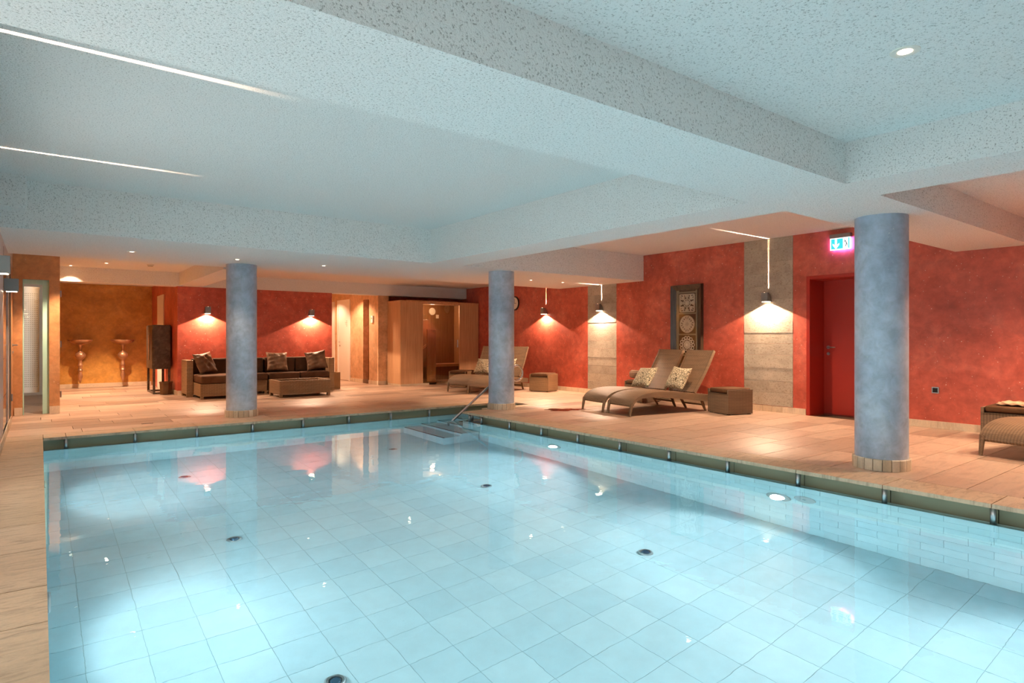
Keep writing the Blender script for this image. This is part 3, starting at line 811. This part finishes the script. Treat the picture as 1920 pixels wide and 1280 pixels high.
# ------------------------------------------------------------------ picture with carvings
def picture():
    t = thing('wall_picture', 'tall dark framed panel with three pale openwork carvings', 'wall art', (XR, 7.0, 0))
    Y, Z0, Z1, fw = .34, .62, 2.175, .105
    o = MB()
    def ring(y0, z0, y1, z1):  return [(-y0, z0), (y0, z0), (y0, z1), (-y0, z1)]
    outer = [(-.001, *p) for p in ring(Y, Z0, Y, Z1)]; front = [(-.075, *p) for p in ring(Y-.01, Z0+.01, 0, Z1-.01)]; inner = [(-.03, *p) for p in ring(Y-fw, Z0+fw, 0, Z1-fw)]
    back = [(-.001, *p) for p in ring(Y-fw, Z0+fw, 0, Z1-fw)]
    o.add(outer + front + inner + back, [(a*4+i, a*4+(i+1) % 4, ((a+1) % 4)*4+(i+1) % 4, ((a+1) % 4)*4+i) for a in range(4) for i in range(4)])
    o.build('frame', M['darkwood'], t)
    box(-.02, -.002, -Y+fw, Y-fw, Z0+fw, Z1-fw).build('backing', M['brownback'], t)
    cells = ((1.66, 2.04), (1.275, 1.655), (.89, 1.27))
    bars = MB().box(-.034, -.02, .175, .225, Z0+fw, Z1-fw).box(-.034, -.02, -.225, -.20, Z0+fw, Z1-fw)
    for z in (2.03, 1.645, 1.26, .88): bars.box(-.034, -.02, -.20, .175, z-.012, z+.014)
    bars.build('inner_frame', M['greige'], t)
    cy = -.01
    def tor(R, r, cz, seg=36, y=cy, x=-.03): return MB().tube([(x, y + R * cos(2*pi*k/seg), cz + R * sin(2*pi*k/seg)) for k in range(seg + 1)], r, 6, False)
    # square carving
    cz = 1.835; s = .155
    c = tor(.075, .011, cz)
    for a, b in ((-1, 0), (1, 0)): c.box(-.04, -.02, cy + a*s - .009, cy + a*s + .009, cz - s, cz + s)
    for a in (-1, 1): c.box(-.04, -.02, cy - s, cy + s, cz + a*s - .009, cz + a*s + .009)
    def leaf(m, cy_, cz_, ang, L, W):
        pts = []
        for k in range(9):
            u = k / 8; pts.append((u * L, W * sin(pi * u)))
        pts += [(u_, -w_) for u_, w_ in pts[-2:0:-1]]
        ca, sa = cos(ang), sin(ang)
        m.prism([(cy_ + p * ca - q * sa, cz_ + p * sa + q * ca) for p, q in pts], -.04, -.024, 'x')
    for k in range(8): leaf(c, cy, cz, k * pi / 4, .068, .014)
    for k in range(8):
        a = k * pi / 4 + (0 if k % 2 == 0 else 0); R0 = .085
        for d in (-.33, 0, .33): leaf(c, cy + R0 * cos(a), cz + R0 * sin(a), a + d * 1.6, .075 if k % 2 == 0 else .105, .015)
    c.lathe([(0, -.046), (.02, -.042), (.022, -.024)], 14, (0, cy, cz), axis='x')
    c.build('square_carving', M['carving'], t)
    cz = 1.45
    c = tor(.15, .012, cz)
    c.box(-.04, -.024, cy-.15, cy+.15, cz-.008, cz+.008).box(-.04, -.024, cy-.008, cy+.008, cz-.15, cz+.15)
    for k in range(4):
        a = pi/4 + k * pi/2
        for q in tor(.05, .009, cz + .085*sin(a), 18, cy + .085*cos(a)).v and [tor(.05, .009, cz + .085*sin(a), 18, cy + .085*cos(a))]: c.add(q.v, q.f)
        for d in (-.6, 0, .6): leaf(c, cy + .03*cos(a), cz + .03*sin(a), a + d, .10, .014)
    for k in range(16):
        a = k * pi / 8; leaf(c, cy + .118*cos(a+.2), cz + .118*sin(a+.2), a + 1.4, .05, .01)
    c.build('round_carving', M['carving'], t)
    cz = 1.07
    c = tor(.055, .010, cz)
    for k in range(14):
        a = 2*pi*k/14; q = tor(.027, .008, cz + .132*sin(a), 12, cy + .132*cos(a)); c.add(q.v, q.f)
        q = tor(.020, .007, cz + .086*sin(a+.2), 10, cy + .086*cos(a+.2)); c.add(q.v, q.f)
    c.lathe([(0, -.05), (.03, -.044), (.04, -.024)], 16, (0, cy, cz), axis='x')
    for k in range(10): leaf(c, cy, cz, 2*pi*k/10, .06, .01)
    c.build('rosette_carving', M['carving'], t)
    box(-.046, -.043, -.225, .225, Z0+fw, Z1-fw).build('glass', M['pane'], t)
picture()

t = thing('wall_socket', 'square grey power socket with dark centre low on the red wall', 'socket', (XR, 3.062, .505))
box(-.012, -.001, -.042, .042, -.042, .042).build('plate', M['steel'], t, bevel=.003)
MB().lathe([(0, -.0125), (.026, -.0125), (.028, -.013), (.028, -.016), (.024, -.016), (.024, -.013)], 18, axis='x').build('socket_ring', M['black'], t)
box(-.0135, -.012, -.03, .03, -.03, .03).build('insert', M['black'], t)

t = thing('wall_clock', 'round black wall clock mostly hidden behind the handrail column', 'clock', (XR, 12.17, 2.06))
MB().lathe([(0, -.02), (.15, -.02), (.165, -.04), (.175, -.03), (.175, -.001), (0, -.001)], 32, axis='x').build('case', M['black'], t, True)
MB().disc(.148, (-.022, 0, 0), 28, 'x').build('face', M['plastic'], t)
MB().box(-.026, -.024, -.005, .005, 0, .11).box(-.026, -.024, -.08, 0, -.005, .005).build('hands', M['black'], t)

# ------------------------------------------------------------------ handrail
def handrail():
    t = thing('handrail', 'chrome pool handrail rising past the column to a curled end', 'handrail', (0, 8.60, 0))
    pts = [(5.30, 0, -.66), (5.28, 0, -.30), (5.285, 0, -.255), (5.305, 0, -.215), (5.345, 0, -.175)]
    pts += [(5.5, 0, -.062), (6.0, 0, .30), (6.50, 0, .655)]
    cx, cz, R = 6.70, .575, .135
    for k in range(14):
        a = radians(126) - k * radians(21)
        pts.append((cx + R * cos(a), 0, cz + R * sin(a)))
    MB().tube(pts, .020, 12).build('rail', M['chrome'], t, True)
    MB().tube([(6.37, 0, .001), (6.37, 0, .56)], .018, 12).build('post', M['chrome'], t, True)
    MB().lathe([(0, .001), (.05, .001), (.05, .012), (.02, .016)], 18, (6.37, 0, 0)).build('foot_flange', M['chrome'], t, True)
handrail()

# ------------------------------------------------------------------ loungers
def make_lounger():
    t = thing('lounger', '', 'sun lounger', (0, 0, 0), 0, 'wicker sun loungers by the pool')
    W = .305
    top = [(-.01, .165), (.0, .20), (.025, .238), (.06, .268), (.11, .297), (.18, .322), (.28, .343), (.40, .355), (.55, .358), (.75, .350), (.95, .335), (1.15, .315), (1.35, .292), (1.55, .272), (1.68, .262)]
    bot = [(.015, .160), (.03, .190), (.055, .215), (.085, .235), (.13, .255), (.20, .270), (.30, .277), (.42, .276), (.56, .268), (.76, .250), (.96, .228), (1.16, .203), (1.36, .180), (1.56, .166), (1.68, .158)]
    mt = [(x, z - .025) for x, z in top]
    MB().strip(top, [(x + .02, z - .022) for x, z in top], -W + .03, W - .03).build('woven_bed', M['wicker_lounger'], t, True)
    for s in (-1, 1):
        MB().strip(top, bot, s * W - .03 if s > 0 else -W, s * W if s > 0 else -W + .03).build('side_rail', M['wicker_lounger'], t, True)
        MB().tube([(-.035, s * (W - .03), .002), (-.02, s * (W - .03), .09), (.005, s * (W - .026), .20)], [.018, .022, .028], 10).build('leg', M['wicker_lounger'], t, True)
        MB().tube([(1.58, s * (W - .08), .002), (1.55, s * (W - .08), .05), (1.46, s * (W - .06), .20)], [.018, .022, .026], 8).build('leg', M['oak_dark'], t, True)
    a = radians(57); L = .80; px, pz = 1.27, .315
    bt, bb = [], []
    for k in range(11):
        u = k / 10 * L; bow = .02 * sin(pi * k / 10)
        x, z = px + u * cos(a) + bow * sin(a), pz + u * sin(a) - bow * cos(a)
        bt.append((x - .012 * sin(a), z + .012 * cos(a))); bb.append((x + .016 * sin(a), z - .016 * cos(a)))
    b = MB().strip(bt, bb, -W + .035, W - .035).build('backrest', M['wicker_lounger'], t, True)
    for s in (-1, 1):
        MB().strip([(x - .008, z + .006) for x, z in bt], [(x + .008, z - .006) for x, z in bb], s * (W - .035) - (.03 if s < 0 else 0), s * (W - .035) + (.03 if s > 0 else 0)).build('backrest_edge', M['wicker_lounger'], b, True)
    MB().tube([(px + .52 * cos(a) + .03, W - .05, pz + .52 * sin(a) - .03), (1.60, W - .05, .27)], .011, 8).build('gas_strut', M['black'], t, True)
    MB().tube([(1.52, -W + .07, .10), (1.52, W - .07, .10)], .014, 8).build('cross_bar', M['oak_dark'], t, True)
    return t
L0 = make_lounger()
LOUNGERS = [((7.175, 6.585, 0), -9.5, 'brown wicker lounger left of the box beside the concrete strip'),
            ((7.255, 7.235, 0), -8.5, 'brown wicker lounger of the twin pair, the one farther from the red door'),
            ((7.60, 1.80, 0), -12, 'honey wicker lounger cut off by the right edge of the photo'),
            ((7.395, 10.78, 0), 24, 'wicker lounger partly behind the handrail column, beside the box'),
            ((7.36, 11.52, 0), 27, 'wicker lounger partly behind the handrail column, nearer the sauna')]
for k, (loc, deg, lab) in enumerate(LOUNGERS):
    o = L0 if k == 0 else copy_tree(L0)
    o.location = loc; o.rotation_euler = (0, 0, radians(deg)); o['label'] = lab

def at_lounger(k, x, y, z):
    (lx, ly, lz), deg, _ = LOUNGERS[k]; a = radians(deg)
    return (lx + x * cos(a) - y * sin(a), ly + x * sin(a) + y * cos(a), z), a

# ------------------------------------------------------------------ pillows
def pillow_mesh(w, h, t, seed=0, pinch=.09, wrinkle=.006, n=18):
    rr = random.Random(seed); m = MB(); ph = [rr.uniform(0, 6) for _ in range(6)]
    def pt(u, v, s):
        e = (1 - abs(u) ** 2.6) * (1 - abs(v) ** 2.6)
        x = u * w / 2 * (1 - pinch * (1 - abs(v) ** 2)); y = v * h / 2 * (1 - pinch * (1 - abs(u) ** 2))
        z = s * t / 2 * max(e, 0) ** .45
        z += wrinkle * max(e, 0) ** .3 * (sin(9*u + 5*v + ph[0]) + sin(14*v - 4*u + ph[1]) * .7 + sin(20*u*v + ph[2]) * .6)
        return (x, y, z)
    vs = []; N = n + 1
    for s in (1, -1):
        for j in range(N):
            for i in range(N): vs.append(pt(-1 + 2*i/n, -1 + 2*j/n, s))
    fs = []
    for s in range(2):
        o = s * N * N
        for j in range(n):
            for i in range(n):
                q = (o+j*N+i, o+j*N+i+1, o+(j+1)*N+i+1, o+(j+1)*N+i); fs.append(q if s == 0 else q[::-1])
    m.add(vs, fs)
    me = m.mesh('pillow'); bm = bmesh.new(); bm.from_mesh(me); bmesh.ops.remove_doubles(bm, verts=bm.verts, dist=1e-5)
    bmesh.ops.recalc_face_normals(bm, faces=bm.faces); bm.to_mesh(me); bm.free()
    for p in me.polygons: p.use_smooth = True
    return me

def pillow(name, mat, label, cat, group, loc, heading, lean, w, h, t, seed, roll=0, **kw):
    """upright cushion: its face looks along heading, top leaning back by lean"""
    me = pillow_mesh(w, h, t, seed, **kw); me.materials.append(mat)
    o = link(name, me); tag(o, label, cat, group)
    o.matrix_world = Matrix.Translation(loc) @ Matrix.Rotation(heading, 4, 'Z') @ Matrix.Rotation(-lean, 4, 'Y') @ Matrix(((0,0,1,0),(1,0,0,0),(0,1,0,0),(0,0,0,1))) @ Matrix.Rotation(roll, 4, 'Z')
    return o
PG = 'pebble print pillows on the loungers'
for k, x, lean, roll, lab in ((0, 1.17, 30, -.05, 'pebble print pillow on the lounger nearer the red door'), (1, 1.06, 38, .06, 'pebble print pillow on the twin lounger farther from the red door'),
                              (3, 1.16, 30, .05, 'pebble print pillow right of the handrail column behind the curled rail'), (4, 1.10, 34, -.04, 'pebble print pillow left of the handrail column')):
    p, a = at_lounger(k, x, -.02, .335 + .21 * cos(radians(lean)) + .02)
    pillow('throw_pillow', M['pebble'], lab, 'pillow', PG, p, a + pi, radians(lean), .43, .41, .15, k, roll, wrinkle=.003)

# ------------------------------------------------------------------ wicker boxes with seat cushion
def make_box(name='wicker_ottoman', mat='wicker_dark'):
    t = thing(name, '', 'ottoman', (0, 0, 0), 0, 'wicker boxes with a seat cushion')
    S, Hh = .24, .385
    b = MB().box(-S, S, -S, S, .012, .325).box(-S, -S+.001, -S, S, .30, .326)
    b.box(-S, S, -S, -S+.03, .325, Hh).box(-S, S, S-.03, S, .325, Hh)
    b.build('body', M[mat], t, bevel=.006)
    MB().box(-S+.004, S-.004, -S+.036, S-.036, .335, .405).build('cushion', M['brown_mid'], t, smooth=True, bevel=.022, seg=3)
    for x in (-1, 1):
        for y in (-1, 1): box(x*.2-.02, x*.2+.02, y*.2-.02, y*.2+.02, .0, .013).build('foot', M['black'], t)
    return t
B0 = make_box()
B1 = None
for k, (x, y, deg, lab) in enumerate(((8.74, 5.68, -16, 'wicker box with brown cushion beside the red door side of the loungers'),
                                 (9.03, 10.60, 22, 'wicker box with brown cushion against the red wall right of the handrail column'),
                                 (9.05, 7.74, -6, 'wicker box with a rolled towel behind the twin loungers'),
                                 (8.22, 12.72, 26, 'wicker box with dark cushion in front of the sauna'),
                                 (9.03, 2.16, 2, 'wicker box with a folded cream towel at the right edge'))):
    o = B0 if k == 0 else copy_tree(B0)
    o.location = (x, y, 0); o.rotation_euler = (0, 0, radians(deg)); o['label'] = lab
    if k in (1, 3):
        for c in o.children:
            if c.name.startswith('body'):
                c.data = c.data.copy(); c.data.materials[0] = M['wicker']

# rolled towel, folded towels
t = thing('rolled_towel', 'taupe towel rolled up on a wicker box behind the twin loungers', 'towel', (9.02, 7.76, .41), radians(-6))
sp = []
for k in range(40):
    a = k * .42; r = .022 + .0028 * k * .62; sp.append((r * cos(a), r * sin(a) + .092))
m = MB()
for i in range(len(sp) - 1):
    (x0, z0), (x1, z1) = sp[i], sp[i+1]
    m.add([(x0, -.22, z0), (x1, -.22, z1), (x1, .22, z1), (x0, .22, z0)], [(0, 1, 2, 3)])
o = m.build('roll', M['towel'], t, True); md = o.modifiers.new('thick', 'SOLIDIFY'); md.thickness = .008
def cloth(w, h, amp, seed, n=22):
    rr = random.Random(seed); ph = [rr.uniform(0, 6) for _ in range(4)]; m = MB(); N = n + 1; vs = []
    for j in range(N):
        for i in range(N):
            u, v = -1 + 2*i/n, -1 + 2*j/n
            z = amp * (sin(7*u + 3*v + ph[0]) + sin(11*v + ph[1]) * .8 + sin(15*u - 6*v + ph[2]) * .6) + amp * 1.4
            vs.append((u*w/2 + amp*.7*sin(9*v + ph[3]), v*h/2 + amp*.7*sin(8*u + ph[1]), max(z, 0)))
    m.add(vs, [(j*N+i, j*N+i+1, (j+1)*N+i+1, (j+1)*N+i) for j in range(n) for i in range(n)]); return m
t = thing('folded_towel', 'cream crumpled towel folded on the box at the right edge', 'towel', (9.06, 2.10, .408), radians(2))
for k in range(2):
    o = cloth(.36 - .02*k, .34, .006, 3 + k).build('layer', M['cream_towel'], t, True, loc=(0, 0, .004 + .022*k)); md = o.modifiers.new('thick', 'SOLIDIFY'); md.thickness = .014; md.offset = 1

# ------------------------------------------------------------------ sofa group
def sofa():
    t = thing('wicker_sofa', 'long corner sofa of woven wicker with dark brown cushions', 'sofa', (0, 0, 0))
    wk = M['wicker']
    def frame(name, x0, x1, y0, y1, z1, legs=True):
        b = MB().box(x0, x1, y0, y1, .055, z1)
        o = b.build(name, wk, t, bevel=.008)
        if legs:
            for x in (x0+.03, x1-.03):
                for y in (y0+.03, y1-.03): box(x-.028, x+.028, y-.028, y+.028, 0, .056).build('leg', wk, o)
        return o
    frame('armrest', 2.335, 2.455, 13.78, 14.36, .745)
    frame('armrest', 5.23, 5.35, 13.66, 14.36, .745)
    frame('chaise_base', 2.46, 3.20, 13.10, 14.16, .30)
    frame('seat_base', 3.21, 3.88, 13.72, 14.16, .30)
    frame('seat_base', 3.90, 4.56, 13.66, 14.16, .30)
    frame('seat_base', 4.57, 5.225, 13.66, 14.16, .30)
    for a, b in ((2.46, 3.20), (3.21, 3.88), (3.90, 4.56), (4.57, 5.225)):
        box(a, b, 14.17, 14.36, .055, .68).build('back_frame', wk, t, bevel=.008)
    def cushion(name, x0, x1, y0, y1, z0, z1, mat='brown'):
        MB().box(x0, x1, y0, y1, z0, z1).build(name, M[mat], t, smooth=True, bevel=.03, seg=3)
    cushion('seat_cushion', 2.47, 3.20, 13.09, 14.0, .305, .455, 'brown_mid')
    for a, b in ((3.21, 3.88), (3.90, 4.56), (4.57, 5.225)): cushion('seat_cushion', a, b, 13.64, 14.0, .305, .445)
    for a, b in ((2.47, 3.20), (3.21, 3.88), (3.90, 4.56), (4.57, 5.22)): cushion('back_cushion', a+.004, b-.004, 13.99, 14.20, .44, .77)
sofa()
for loc, hd, lean, roll, lab, s in (((2.68, 13.82, .69), -pi/2 + .55, 22, .12, 'wrinkled taupe pillow at the left end of the sofa', 21),
                                    ((4.12, 13.83, .68), -pi/2, 20, -.03, 'wrinkled taupe pillow in the middle of the sofa', 22),
                                    ((4.98, 13.81, .69), -pi/2 - .35, 18, .16, 'wrinkled taupe pillow at the right end of the sofa', 23)):
    pillow('sofa_pillow', M['taupe'], lab, 'pillow', 'taupe pillows on the sofa', loc, hd, radians(lean), .46, .44, .15, s, roll, pinch=.10, wrinkle=.011)

def coffee_table():
    t = thing('coffee_table', 'low woven wicker coffee table in front of the sofa', 'table', (3.79, 12.55, 0))
    w, d, h = 1.04, .70, .335
    wk = M['wicker']
    MB().box(0, w, 0, .035, .06, h).box(0, w, d-.035, d, .06, h).box(0, .035, .035, d-.035, .06, h).box(w-.035, w, .035, d-.035, .06, h).build('side_panels', wk, t, bevel=.006)
    box(.035, w-.035, .035, d-.035, .26, .285).build('shelf', wk, t)
    box(.037, w-.037, .037, d-.037, .300, .308).build('glass_top', M['smoked'], t)
    for x in (.032, w-.032):
        for y in (.032, d-.032): box(x-.03, x+.03, y-.03, y+.03, 0, .062).build('leg', wk, t)
coffee_table()

t = thing('seagrass_basket', 'small square seagrass basket at the right end of the sofa', 'basket', (5.50, 14.10, 0))
MB().box(-.12, .12, -.12, .12, 0, .012).box(-.12, -.105, -.12, .12, .012, .38).box(.105, .12, -.12, .12, .012, .38).box(-.105, .105, -.12, -.105, .012, .38).box(-.105, .105, .105, .12, .012, .38).build('body', M['seagrass'], t, bevel=.004)
MB().tube([(-.115, -.115, .38), (.115, -.115, .38), (.115, .115, .38), (-.115, .115, .38), (-.115, -.115, .38)], .01, 6).build('rim', M['seagrass'], t)

# ------------------------------------------------------------------ cabinet and bin
def cabinet():
    t = thing('metal_cabinet', 'dark mottled metal cabinet on a tall open stand', 'cabinet', (0, 0, 0))
    x0, x1, y0, y1 = 1.90, 2.235, 15.02, 15.92
    box(x0, x1, y0, y1, .53, 1.475).build('body', M['iron'], t, bevel=.006)
    for a, b in ((y0+.012, (y0+y1)/2-.003), ((y0+y1)/2+.003, y1-.012)):
        d = box(x0-.012, x0-.001, a, b, .545, 1.46).build('door', M['iron'], t, bevel=.003)
    box(x0-.026, x0-.012, (y0+y1)/2-.05, (y0+y1)/2+.05, .72, 1.26).build('handle_plate', M['bronze'], t, bevel=.004)
    for x in (x0+.025, x1-.025):
        for y in (y0+.025, y1-.025): box(x-.022, x+.022, y-.022, y+.022, 0, .53).build('leg', M['iron'], t)
    MB().box(x0+.006, x0+.044, y0+.05, y1-.05, .0, .035).box(x0+.05, x1-.05, y0+.006, y0+.044, 0, .035).box(x0+.05, x1-.05, y1-.044, y1-.006, 0, .035).build('floor_rail', M['iron'], t)
cabinet()
t = thing('waste_bin', 'brown leather waste bin in front of the metal cabinet', 'bin', (2.12, 14.82, 0), .2)
pr = []
MB().lathe([(0, .002), (.115, .002), (.13, .26), (.134, .268), (.124, .268), (.11, .02), (0, .02)], 8).build('body', M['bin'], t, bevel=.004)
MB().lathe([(.131, .245), (.137, .247), (.138, .268), (.132, .27)], 8).build('rim_band', M['bin'], t)

# ------------------------------------------------------------------ bronze basins
prof = [(0, .02), (.012, .03), (.03, .10), (.048, .17), (.052, .20), (.040, .24), (.034, .30), (.050, .315), (.054, .33), (.042, .345), (.036, .42), (.050, .435), (.054, .45), (.040, .47), (.036, .55),
        (.042, .575), (.08, .605), (.102, .645), (.108, .685), (.095, .725), (.06, .755), (.036, .785), (.03, .86), (.036, .91), (.05, .935)]
bowl = [(.05, .935), (.12, .955), (.20, .985), (.235, 1.01), (.248, 1.035), (.245, 1.055), (.225, 1.058), (.19, 1.03), (.10, 1.005), (0, .995)]
for x, lab in ((.755, 'turned bronze pedestal basin on the ocher wall, left one'), (1.61, 'turned bronze pedestal basin on the ocher wall, right one')):
    t = thing('pedestal_basin', lab, 'basin', (x, 17.78, .10), 0, 'bronze washbasins in the alcove')
    MB().lathe(prof, 24).build('pedestal', M['bronze'], t, True)
    MB().lathe([(r, z) for r, z in bowl], 36).build('bowl', M['bronze'], t, True)
    MB().tube([(0, .03, .62), (0, .255, .62)], .02, 8).build('bracket', M['bronze'], t, True)

# ------------------------------------------------------------------ sauna cabin
def sauna():
    t = thing('sauna_cabin', 'oak infrared sauna cabin with a dark glass front', 'sauna', (0, 0, 0))
    x0, x1, y0, y1, H = 7.07, 9.40, 13.75, 14.48, 2.13
    ok, dk = M['oak'], M['oak_dark']
    box(x0, x0+.05, y0+.052, 14.47, .05, H).build('side_panel', ok, t)
    box(x1-.05, x1, y0+.052, 14.95, .05, H).build('side_panel', ok, t)
    box(x0, 7.70, y0, y0+.05, .05, H-.03).build('front_panel', ok, t)
    box(8.80, x1, y0, y0+.05, .05, H-.03).build('front_panel', ok, t)
    box(x0-.01, x1+.005, y0-.012, 14.48, H-.03, H).box(7.125, x1+.005, 14.48, 14.96, H-.03, H).build('roof', ok, t)
    box(7.70, 8.80, y0+.002, y0+.05, H-.075, H-.03).build('door_header', ok, t)
    MB().box(x0+.005, 7.88, y0+.006, y0+.05, 0, .05).box(8.12, x1-.005, y0+.03, y0+.06, 0, .05).box(x0+.005, x0+.05, y0+.05, 14.47, 0, .05).build('plinth', M['skirt'], t)
    box(7.12, 9.35, 14.90, 14.94, .05, H-.03).build('back_lining', dk, t)
    box(7.12, 9.35, y0+.06, 14.9, .05, .07).build('floor_board', dk, t)
    box(7.70, 7.875, y0+.02, y0+.028, .05, H-.075).build('glass_pane', M['smoked'], t)
    g = box(7.88, 8.795, y0+.02, y0+.028, .02, H-.08).build('glass_door', M['smoked'], t)
    MB().tube([(8.72, y0-.03, .95), (8.72, y0-.03, 1.15)], .01).tube([(8.72, y0+.02, .97), (8.72, y0-.03, .97)], .006).tube([(8.72, y0+.02, 1.13), (8.72, y0-.03, 1.13)], .006).build('door_handle', M['chrome'], g, True)
    box(7.90, 8.16, y0+.14, y0+.17, .05, 1.42).build('heater_screen', ok, t)
    box(8.45, 9.34, 14.35, 14.89, .42, .49).build('bench', ok, t)
    box(8.45, 9.34, 14.38, 14.41, .07, .42).build('bench_front', dk, t)
    MB().prism([(7.75, .86), (7.79, .83), (8.30, 1.16), (8.26, 1.19)], 14.10, 14.16, 'y').build('slanted_board', ok, t)
    MB().lathe([(0, 0), (.10, 0), (.10, -.03), (0, -.03)], 24, (8.62, 14.895, 1.93), axis='y').build('gauge', M['plastic'], t)
    box(8.75, 8.83, 14.87, 14.895, 1.74, 1.84).build('notice', M['white'], t)
    b = MB().lathe([(0, 0), (.05, 0), (.06, .03), (0, .03)], 18, (8.3, y0+.13, H-.062)).build('added_lamp', M['bulb'], t, True)  # lamp added behind the header, out of sight, to brighten the cabin
    lamp('fill_glow', 'POINT', t, (8.3, 14.3, H-.20), (0, 0, 0), 14, WARM, shadow_soft_size=.05)  # added fill light for the cabin interior
    box(7.4, 8.9, y0+.25, y0+.33, H, H+.035).build('roof_batten', ok, t)
    box(7.9, 8.35, y0+.05, y0+.16, H, H+.02).build('roof_board', ok, t)
sauna()

t = thing('thermostat', 'small white control box on the ocher corridor pier', 'thermostat', (6.829, 14.83, 1.68))
box(-.03, 0, -.06, .06, -.09, .09).build('case', M['plastic'], t, bevel=.005)
box(-.032, -.0301, -.03, .03, 0, .04).build('display', M['greige'], t)
t = thing('hanging_towel', 'pale towel hanging from a hook inside the corridor recess', 'towel', (7.24, 15.36, 1.95))
MB().add([(0, -.02, 0), (0, .02, 0), (-.02, -.05, -.25), (0, .07, -.25), (-.03, -.12, -.75), (0, .10, -.80)], [(0, 1, 3, 2), (2, 3, 5, 4)]).build('cloth', M['cream_towel'], t).modifiers.new('thick', 'SOLIDIFY').thickness = .02
MB().tube([(.055, 0, .01), (-.01, 0, .0), (-.015, 0, .03)], .006, 6).build('hook', M['steel'], t)

# ------------------------------------------------------------------ small things
d = structure(link('door_7', None))
for z in (.30, 1.10, 1.90):
    MB().tube([(.262, 12.16, z-.05), (.262, 12.16, z+.05)], .011).build('hinge', M['steel'], d, True)
t = thing('floor_grate', 'small black slot drain in the floor near the sofa column', 'floor drain', (1.19, 9.93, 0))
box(-.07, .07, -.018, .018, .0003, .003).build('frame', M['black'], t)
for k in range(6): box(-.06 + k*.021, -.048 + k*.021, -.013, .013, .003, .0045).build('bar', M['steel'], t)
def puddle():
    a = Mat('wet_film'); tr = a.t; tr.nodes.remove(a.b)
    lw = a.n('ShaderNodeLayerWeight'); lw.inputs['Blend'].default_value = .5
    f = a.math('ADD', a.math('MULTIPLY', a.math('POWER', lw.outputs['Facing'], 5.0), .95), .03)
    x = a.n('ShaderNodeBsdfTransparent'); x.inputs['Color'].default_value = (.62, .55, .5, 1)
    g = a.n('ShaderNodeBsdfGlossy'); g.inputs['Roughness'].default_value = .04
    m = a.n('ShaderNodeMixShader'); a.l(f, m.inputs[0]); a.l(x.outputs[0], m.inputs[1]); a.l(g.outputs[0], m.inputs[2])
    a.l(m.outputs[0], tr.nodes['Material Output'].inputs['Surface'])
    rr = random.Random(9); pts = []
    for k in range(40):
        an = 2*pi*k/40; r = 1 + .22*sin(3*an + 1) + .16*sin(7*an) + rr.uniform(-.08, .08)
        pts.append((.30*r*cos(an), .17*r*sin(an)))
    o = MB().prism(pts, .0008, .0022, 'z').build('puddle', a.m, None, loc=(6.93, 7.62, 0), rot=(0, 0, -.5))
    tag(o, 'shallow puddle on the stone floor beside the foot of the twin loungers', 'puddle')
puddle()
